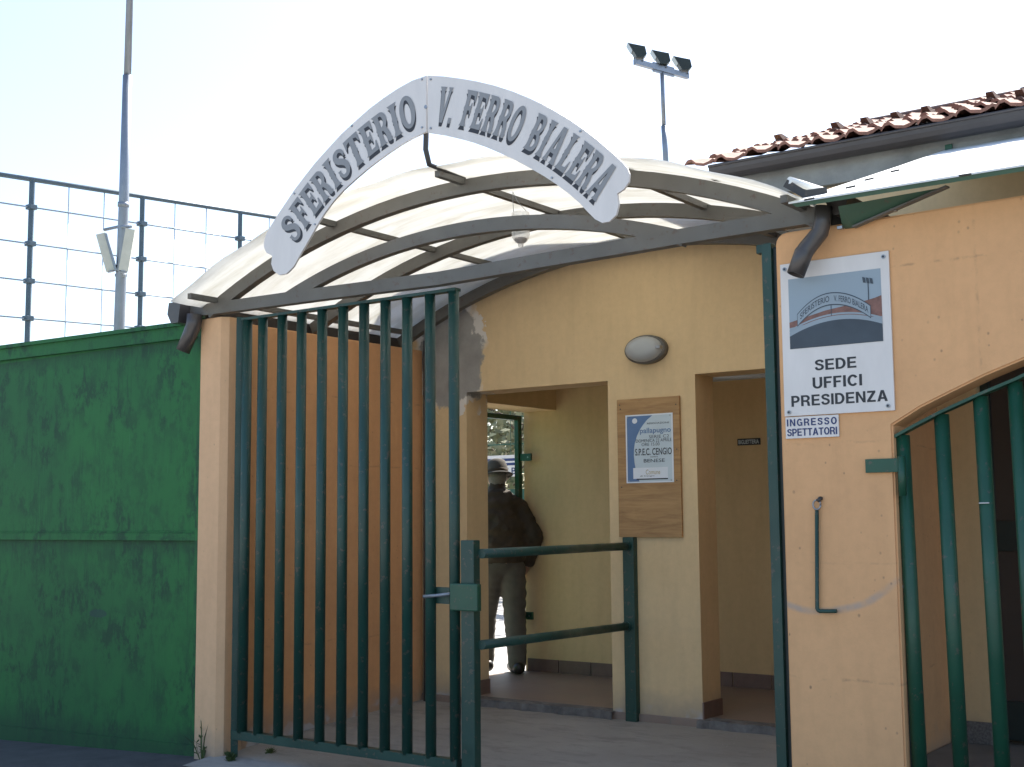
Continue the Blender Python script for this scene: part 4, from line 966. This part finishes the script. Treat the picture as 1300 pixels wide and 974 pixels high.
# ================================================================ LEFT FENCE, POLE, FLOODLIGHTS
w0 = 15.0
P0 = atw(41, 440, w0); dirv = Vector((math.sin(R(10.5)), math.cos(R(10.5)), 0))
def on_fence(px_):             # ground position on the fence line in the column px_
    d = ray(px_, 400); n = Vector((dirv.y, -dirv.x, 0)); t = (P0-CAM).dot(n)/d.dot(n); return CAM + d*t
FN = empty('tall_mesh_fence', (P0.x, P0.y, 0), 'tall steel and wire fence behind the green sheet gate', 'fence')
def fz(px_, y): d = ray(px_, y); n = Vector((dirv.y, -dirv.x, 0)); return CAM + d*((P0-CAM).dot(n)/d.dot(n))
ptop = {41: 228, 181: 250.5, 305: 269}
pos41, pos305 = fz(41, 228), fz(305, 269)
step = (fz(181, 250)-pos41); step.z = 0
for k in range(-2, 5):
    q = pos41+step*k; zt = pos41.z+(pos305.z-pos41.z)*k/2
    bar('post', [(q.x, q.y, 0), (q.x, q.y, zt)], .055, .055, M['blue_steel'], FN)
    for j in range(1, 6):
        zc = zt-j*(fz(41, 228).z-fz(41, 263.5).z)*1.33+.17*0
a_, b_ = pos41-step*2, pos41+step*4
dz = (pos305.z-pos41.z)/2
tube('top_rail', [(a_.x, a_.y, pos41.z-2*dz), (b_.x, b_.y, pos41.z+4*dz)], .03, M['blue_steel'], FN, 8)
for y41, y181 in ((263.5, 284.5), (310, 329.5), (357.5, 374), (405, 417), (452, 460)):
    za, zb = fz(41, y41).z, fz(181, y181).z; d_ = zb-za
    tube('wire', [(a_.x, a_.y, za-2*d_), (b_.x, b_.y, za+4*d_)], .010, M['wire'], FN, 6)
    for k in range(-1, 4):
        q = pos41+step*k; box('wire_clamp', (q.x-.05, q.x+.05), (q.y-.05, q.y+.05), (za+k*d_-.03, za+k*d_+.03), M['blue_steel'], FN, .01)
for k in range(-2, 4):
    for u in ((.0,) if False else (.30, .62)):
        q = pos41+step*(k+u+.02); tube('strand', [(q.x, q.y, .5), (q.x, q.y, pos41.z+(k+u)*dz)], .006, M['wire'], FN, 5)
# tall pole with two twin tubes
pw = 14.0
A_, B_, C_, D_ = atw(151, 425, pw), atw(157, 262, pw), atw(161.8, 96, pw), atw(166.5, -60, pw)
base = Vector((A_.x, A_.y, 0)); base = A_ + (A_-B_)*((A_.z)/((B_-A_).z))
TPo = empty('tall_lamp_pole', base, 'tall grey steel pole rising behind the green sheet gate', 'pole')
tube('lower_shaft', [base, A_, B_, C_], [.062, .060, .055, .05], M['galv'], TPo, 16)
tube('upper_shaft', [C_, D_, D_+(D_-C_)*.6], [.040, .037, .034], M['galv'], TPo, 16)
tube('joint_collar', [atw(156.8, 257, pw), atw(156.6, 263, pw)], .062, M['galv'], TPo, 16)
M['tube_lamp'] = pm('yellowed_lamp_cover', (.62, .60, .52), .4, .15, 9, 0, .05)
def twin(name, top_px, bot_px, wd, label, mat):
    a, b = atw(*top_px, wd), atw(*bot_px, wd)
    E_ = empty(name, b, label, 'lamp', 'tube lamps on the tall pole')
    bar('cover', [a, b], .10, .06, M['tube_lamp'], E_)
    d = RGT*(-.055 if top_px[0] > 150 else .055)
    bar('housing', [a+d, b+d], .025, .07, M['galv'], E_)
    tube('end_cap', [b, b+(b-a)*.03], .04, M['galv'], E_, 10)
    return a, b
twin('tube_lamp', (166, 291), (157, 344), 13.85, 'right tilted tube lamp strapped to the tall pole', None)
twin('tube_lamp', (128, 297), (141, 344), 13.95, 'left slanted tube lamp on the tall pole bracket', None)
tube('lamp_arm', [atw(132, 292, pw), atw(150, 288, pw), atw(166, 288, 13.85)], .018, M['galv'], TPo, 8)
tube('lamp_strap', [atw(147, 349.5, pw), atw(160, 350, pw-.05)], .02, M['galv'], TPo, 8)
# floodlight mast
fw = 24
A_, B_, C_ = atw(845, 197, fw), atw(842.8, 160, fw), atw(840.5, 92, fw)
base = A_ + (A_-C_)*(A_.z/(C_-A_).z)
FM = empty('floodlight_mast', base, 'slender grey mast carrying three floodlights above the tiled roof', 'mast')
tube('lower_shaft', [base, A_, B_], .055, M['galv'], FM, 12); tube('upper_shaft', [B_, C_], .04, M['galv'], FM, 12)
bd = Vector((math.sin(R(17)), math.cos(R(17)), 0))
def bx_(px_):
    d = ray(px_, 85); n = Vector((bd.y, -bd.x, 0)); q = CAM + d*((C_-CAM).dot(n)/d.dot(n)); return Vector((q.x, q.y, C_.z+.06))
e0, e1 = bx_(806), bx_(873)
bar('cross_arm', [e0, e1], .08, .10, M['galv'], FM); bar('arm_plate', [bx_(829), bx_(855)], .04, .18, M['galv'], FM)
for k, px_ in enumerate((811, 841, 868)):
    q = bx_(px_); E_ = empty('floodlight', q, ('leftmost', 'middle', 'rightmost')[k]+' of three dark floodlights on the mast arm', 'floodlight', 'floodlights on the mast')
    u = RGT; v = UPV
    prof = [(x_*.8, .04+y_*.78) for x_, y_ in ((-.26, .38), (-.02, .33), (.13, .30), (.17, .12), (.10, .05), (-.06, .05), (-.15, .2))]
    bm = bmesh.new(); fdir = FWD*.26
    a = [bm.verts.new(q+u*p[0]*1.0+v*p[1]-fdir*.5) for p in prof]; b = [bm.verts.new(q+u*p[0]*1.0+v*p[1]+fdir*.5) for p in prof]
    bm.faces.new(a); bm.faces.new(b[::-1])
    for i in range(len(prof)): bm.faces.new((a[i], a[(i+1) % len(prof)], b[(i+1) % len(prof)], b[i]))
    bm_obj('housing', bm, M['dark'], E_)
    for s in (-.08, .08): bar('yoke_leg', [q+u*s+v*.03, q+u*s+v*.10], .02, .03, M['galv'], E_)
    lp_ = [(x_*.8, .04+y_*.78) for x_, y_ in ((-.275, .38), (-.26, .387), (-.15, .205), (-.165, .195))]
    bm = bmesh.new(); a = [bm.verts.new(q+u*p[0]+v*p[1]-fdir*.58) for p in lp_]; b = [bm.verts.new(q+u*p[0]+v*p[1]+fdir*.58) for p in lp_]
    bm.faces.new(a); bm.faces.new(b[::-1])
    for i in range(4): bm.faces.new((a[i], a[(i+1) % 4], b[(i+1) % 4], b[i]))
    bm_obj('lens_rim', bm, M['pane'], E_)

# ================================================================ MAN IN THE EXIT
def ball(bm, c, r, sub=2):
    q = bmesh.ops.create_icosphere(bm, subdivisions=sub, radius=1)
    rr = r if isinstance(r, (tuple, list)) else (r, r, r)
    bmesh.ops.transform(bm, matrix=Matrix.Translation(c) @ Matrix.Diagonal((*rr, 1)), verts=q['verts'])
def limb(bm, pts):
    for p, r in pts: ball(bm, p, r)
    for (p, r), (q, s) in zip(pts, pts[1:]):
        a = Vector(p); b = Vector(q)
        n = max(2, int((b-a).length/(min(r, s)*.6)))
        for k in range(1, n): t = k/n; ball(bm, a.lerp(b, t), r+(s-r)*t, 2)
def grown(name, bm, mat, parent, voxel, smooth=4, T=Matrix.Identity(4)):
    me = bpy.data.meshes.new(name); bm.to_mesh(me); bm.free()
    o = bpy.data.objects.new(name, me); COL.objects.link(o)
    a = o.modifiers.new('r', 'REMESH'); a.mode = 'VOXEL'; a.voxel_size = voxel
    b = o.modifiers.new('s', 'SMOOTH'); b.iterations = smooth; b.factor = .5
    bpy.context.view_layer.update()
    m2 = bpy.data.meshes.new_from_object(o.evaluated_get(bpy.context.evaluated_depsgraph_get()))
    bpy.data.objects.remove(o); bpy.data.meshes.remove(me); m2.name = name; m2.transform(T)
    return link(name, m2, mat, parent, True)
M['skin'] = pm('skin', (.42, .25, .17), .6, .1, 20, 0, 0)
M['jacket'] = pm('brown_jacket', (.062, .044, .028), .85, .35, 14, 0, .4, 120, .004, c2=(.045, .034, .022))
M['trousers'] = pm('grey_trousers', (.125, .115, .098), .9, .2, 12, 0, .4, 150, .003)
M['hat'] = pm('grey_hat', (.075, .068, .058), .9, .2, 18, 0, .3, 150, .003)
M['shoe'] = pm('dark_shoe', (.015, .013, .012), .4, .2, 10, 0, 0)
M['hair'] = pm('grey_hair', (.24, .22, .20), .9, .3, 60, 0, .4, 200, .004)
MANP = atz(657, 856, FLOOR_Z)
heading = Vector((-.80, .60, 0)).normalized()
ang_ = math.atan2(-heading.x, heading.y)
MT = Matrix.Translation((MANP.x, MANP.y, FLOOR_Z)) @ Matrix.Rotation(ang_, 4, 'Z') @ Matrix.Translation((-.09, .06, 0))
PE = empty('person', (MANP.x, MANP.y, FLOOR_Z), 'person in grey hat, brown jacket and grey trousers walking out, seen from behind', 'person')
hipR, hipL = (.085, .03, .83), (-.085, .05, .83)
kneeR, kneeL = (.095, .02, .46), (-.085, .20, .46)
ankR, ankL = (.09, -.05, .09), (-.09, .20, .10)
shR, shL = (.145, .11, 1.30), (-.145, .14, 1.30)
elR, elL = (.255, .0, 1.06), (-.27, .10, 1.03)
wrR, wrL = (.225, .08, .85), (-.22, .26, .88)
headc = Vector((.01, .205, 1.545))
# body: one continuous surface
bm = bmesh.new()
limb(bm, [((0, .04, .86), .125), ((0, .06, 1.02), .12), ((0, .10, 1.18), .13), ((0, .13, 1.30), .10), ((0, .16, 1.40), .058), ((0, .19, 1.47), .054)])
for a, b, c in ((hipR, kneeR, ankR), (hipL, kneeL, ankL)): limb(bm, [(a, .085), (b, .055), (c, .04)])
for f in (ankR, ankL): limb(bm, [(f, .04), ((f[0], f[1]+.13, .035), .033)])
for a, b, c in ((shR, elR, wrR), (shL, elL, wrL)): limb(bm, [(a, .055), (b, .042), (c, .028)])
ball(bm, headc, (.073, .092, .112), 3)
ball(bm, headc+Vector((0, .05, -.06)), (.05, .05, .05)); ball(bm, headc+Vector((0, .10, -.015)), (.014, .022, .022))   # jaw, nose
ball(bm, headc+Vector((0, .083, -.055)), (.025, .014, .010)); ball(bm, headc+Vector((0, .085, .022)), (.045, .016, .012))   # mouth, brow
for s in (-1, 1): ball(bm, headc+Vector((s*.076, -.005, -.01)), (.012, .022, .034))                                       # ears
for wr, s in ((wrR, 1), (wrL, -1)):
    w_ = Vector(wr); d = Vector((-.03*s, .06, -.10)).normalized(); side = Vector((.2*s, .95, .3)).normalized()
    limb(bm, [(w_, .027), (w_+d*.05, .032), (w_+d*.085, .030)])
    for k in range(4):
        st = w_+d*.085+side*(.024-.016*k); ln = (.062, .072, .068, .052)[k]
        limb(bm, [(st, .0095), (st+d*ln*.55+Vector((-.006*s, 0, 0)), .009), (st+d*ln*.95+Vector((-.022*s, 0, 0)), .008)])
    st = w_+d*.03+side*.026; limb(bm, [(st, .012), (st+d*.03+side*.022, .0105), (st+d*.06+side*.024, .009)])
grown('body', bm, M['skin'], PE, .0075, 3, MT)
# trousers
bm = bmesh.new()
ball(bm, (0, .04, .84), (.165, .13, .11)); limb(bm, [((0, .045, .90), .125), ((0, .05, .97), .12)])
limb(bm, [((.078, .03, .80), .118), ((.095, .03, .62), .105), (kneeR, .094), ((.095, -.02, .27), .088), ((.093, -.045, .12), .078), ((.093, -.045, .085), .074)])
limb(bm, [((-.078, .05, .80), .118), ((-.088, .13, .62), .102), (kneeL, .088), ((-.09, .21, .27), .08), ((-.09, .205, .13), .074), ((-.09, .21, .095), .07)])
grown('trousers', bm, M['trousers'], PE, .012, 5, MT)
# jacket
bm = bmesh.new()
ball(bm, (.005, .045, .91), (.205, .165, .085)); ball(bm, (.01, .055, 1.0), (.215, .17, .13)); ball(bm, (.01, .07, 1.12), (.215, .165, .14)); ball(bm, (0, .10, 1.22), (.205, .155, .11)); ball(bm, (0, .11, 1.31), (.19, .135, .10)); ball(bm, (0, .125, 1.37), (.14, .115, .085))
limb(bm, [((0, .15, 1.40), .085), ((.005, .17, 1.455), .073)])
for a, b, c in ((shR, elR, wrR), (shL, elL, wrL)):
    a, b, c = Vector(a), Vector(b), Vector(c); limb(bm, [(a, .095), (a.lerp(b, .5), .09), (b, .085), (b.lerp(c, .5), .075), (b.lerp(c, .9), .06)])
    t_ = Vector((a.x*.7, a.y-.02, 1.1)); limb(bm, [(a.lerp(b, .5), .07), (t_, .08)])
jk = grown('jacket', bm, M['jacket'], PE, .013, 12, MT)
tx = bpy.data.textures.new('folds', 'CLOUDS'); tx.noise_scale = .07
dm = jk.modifiers.new('folds', 'DISPLACE'); dm.texture = tx; dm.strength = .03; dm.mid_level = .5
# shoes
for f, yy in ((ankR, 0), (ankL, 0)):
    bm = bmesh.new(); limb(bm, [((f[0], f[1]-.05, .052), .05), ((f[0], f[1]+.06, .05), .05), ((f[0]+.01, f[1]+.17, .044), .043)])
    
    grown('shoe', bm, M['shoe'], PE, .008, 3, MT)
# hair and hat
bm = bmesh.new(); ball(bm, headc+Vector((0, -.018, -.005)), (.079, .085, .085), 3); ball(bm, headc+Vector((0, -.045, -.065)), (.062, .045, .05))
grown('hair', bm, M['hair'], PE, .008, 2, MT)
HT = MT @ Matrix.Translation(headc+Vector((0, -.008, .018))) @ Matrix.Rotation(R(-9), 4, 'X')
lathe('hat', [(.128, -.016), (.136, -.008), (.118, .004), (.096, .010), (.093, .045), (.082, .085), (.070, .112), (.05, .122), (.022, .106), (0, .100)], M['hat'], PE, HT, 28, .97, 1.14)
lathe('hat_band', [(.0955, .010), (.0965, .012), (.0955, .036), (.0945, .037)], M['jacket'], PE, HT, 28, .97, 1.14)

# ================================================================ SMALL STUFF
def weed(loc, n, h, label):
    vs, fs = [], []; L_ = Vector(loc)
    for k in range(n):
        a = random.uniform(0, 6.28); lean = random.uniform(.1, .6)*h; hh = h*random.uniform(.5, 1); wd = random.uniform(.003, .006)
        d = Vector((math.cos(a), math.sin(a), 0)); s = Vector((-d.y, d.x, 0))*wd
        p0 = L_+d*.01; p1 = L_+d*lean*.4+Vector((0, 0, hh*.6)); p2 = L_+d*lean+Vector((0, 0, hh))
        b = len(vs); vs += [p0-s, p0+s, p1+s*.8, p1-s*.8, p2]; fs += [(b, b+1, b+2, b+3), (b+3, b+2, b+4)]
        for j in range(3):
            q = p0.lerp(p1, .4+.3*j); e_ = q+Vector((random.uniform(-1, 1), random.uniform(-1, 1), .6)).normalized()*.03; t_ = Vector((random.uniform(-1, 1), random.uniform(-1, 1), 0)).normalized()*.008
            b = len(vs); m_ = (q+e_)/2; vs += [q, m_+t_, e_, m_-t_]; fs.append((b, b+1, b+2, b+3))
    me = bpy.data.meshes.new('weed'); me.from_pydata(vs, [], fs); return tag(link('weed', me, M['weed']), label, 'weed')
p = atz(262, 965, 0); weed((p.x, Y0-.03, 0), 10, .32, 'tall thin weed at the foot of the pale pillar')
p = atz(300, 965, 0.02); weed((p.x, Y0-.02, .005), 26, .10, 'low grass tuft at the foot of the gate hinge post')
p = atz(344, 962, 0.02); weed((p.x, p.y, .01), 16, .08, 'small weed growing under the barred gate')
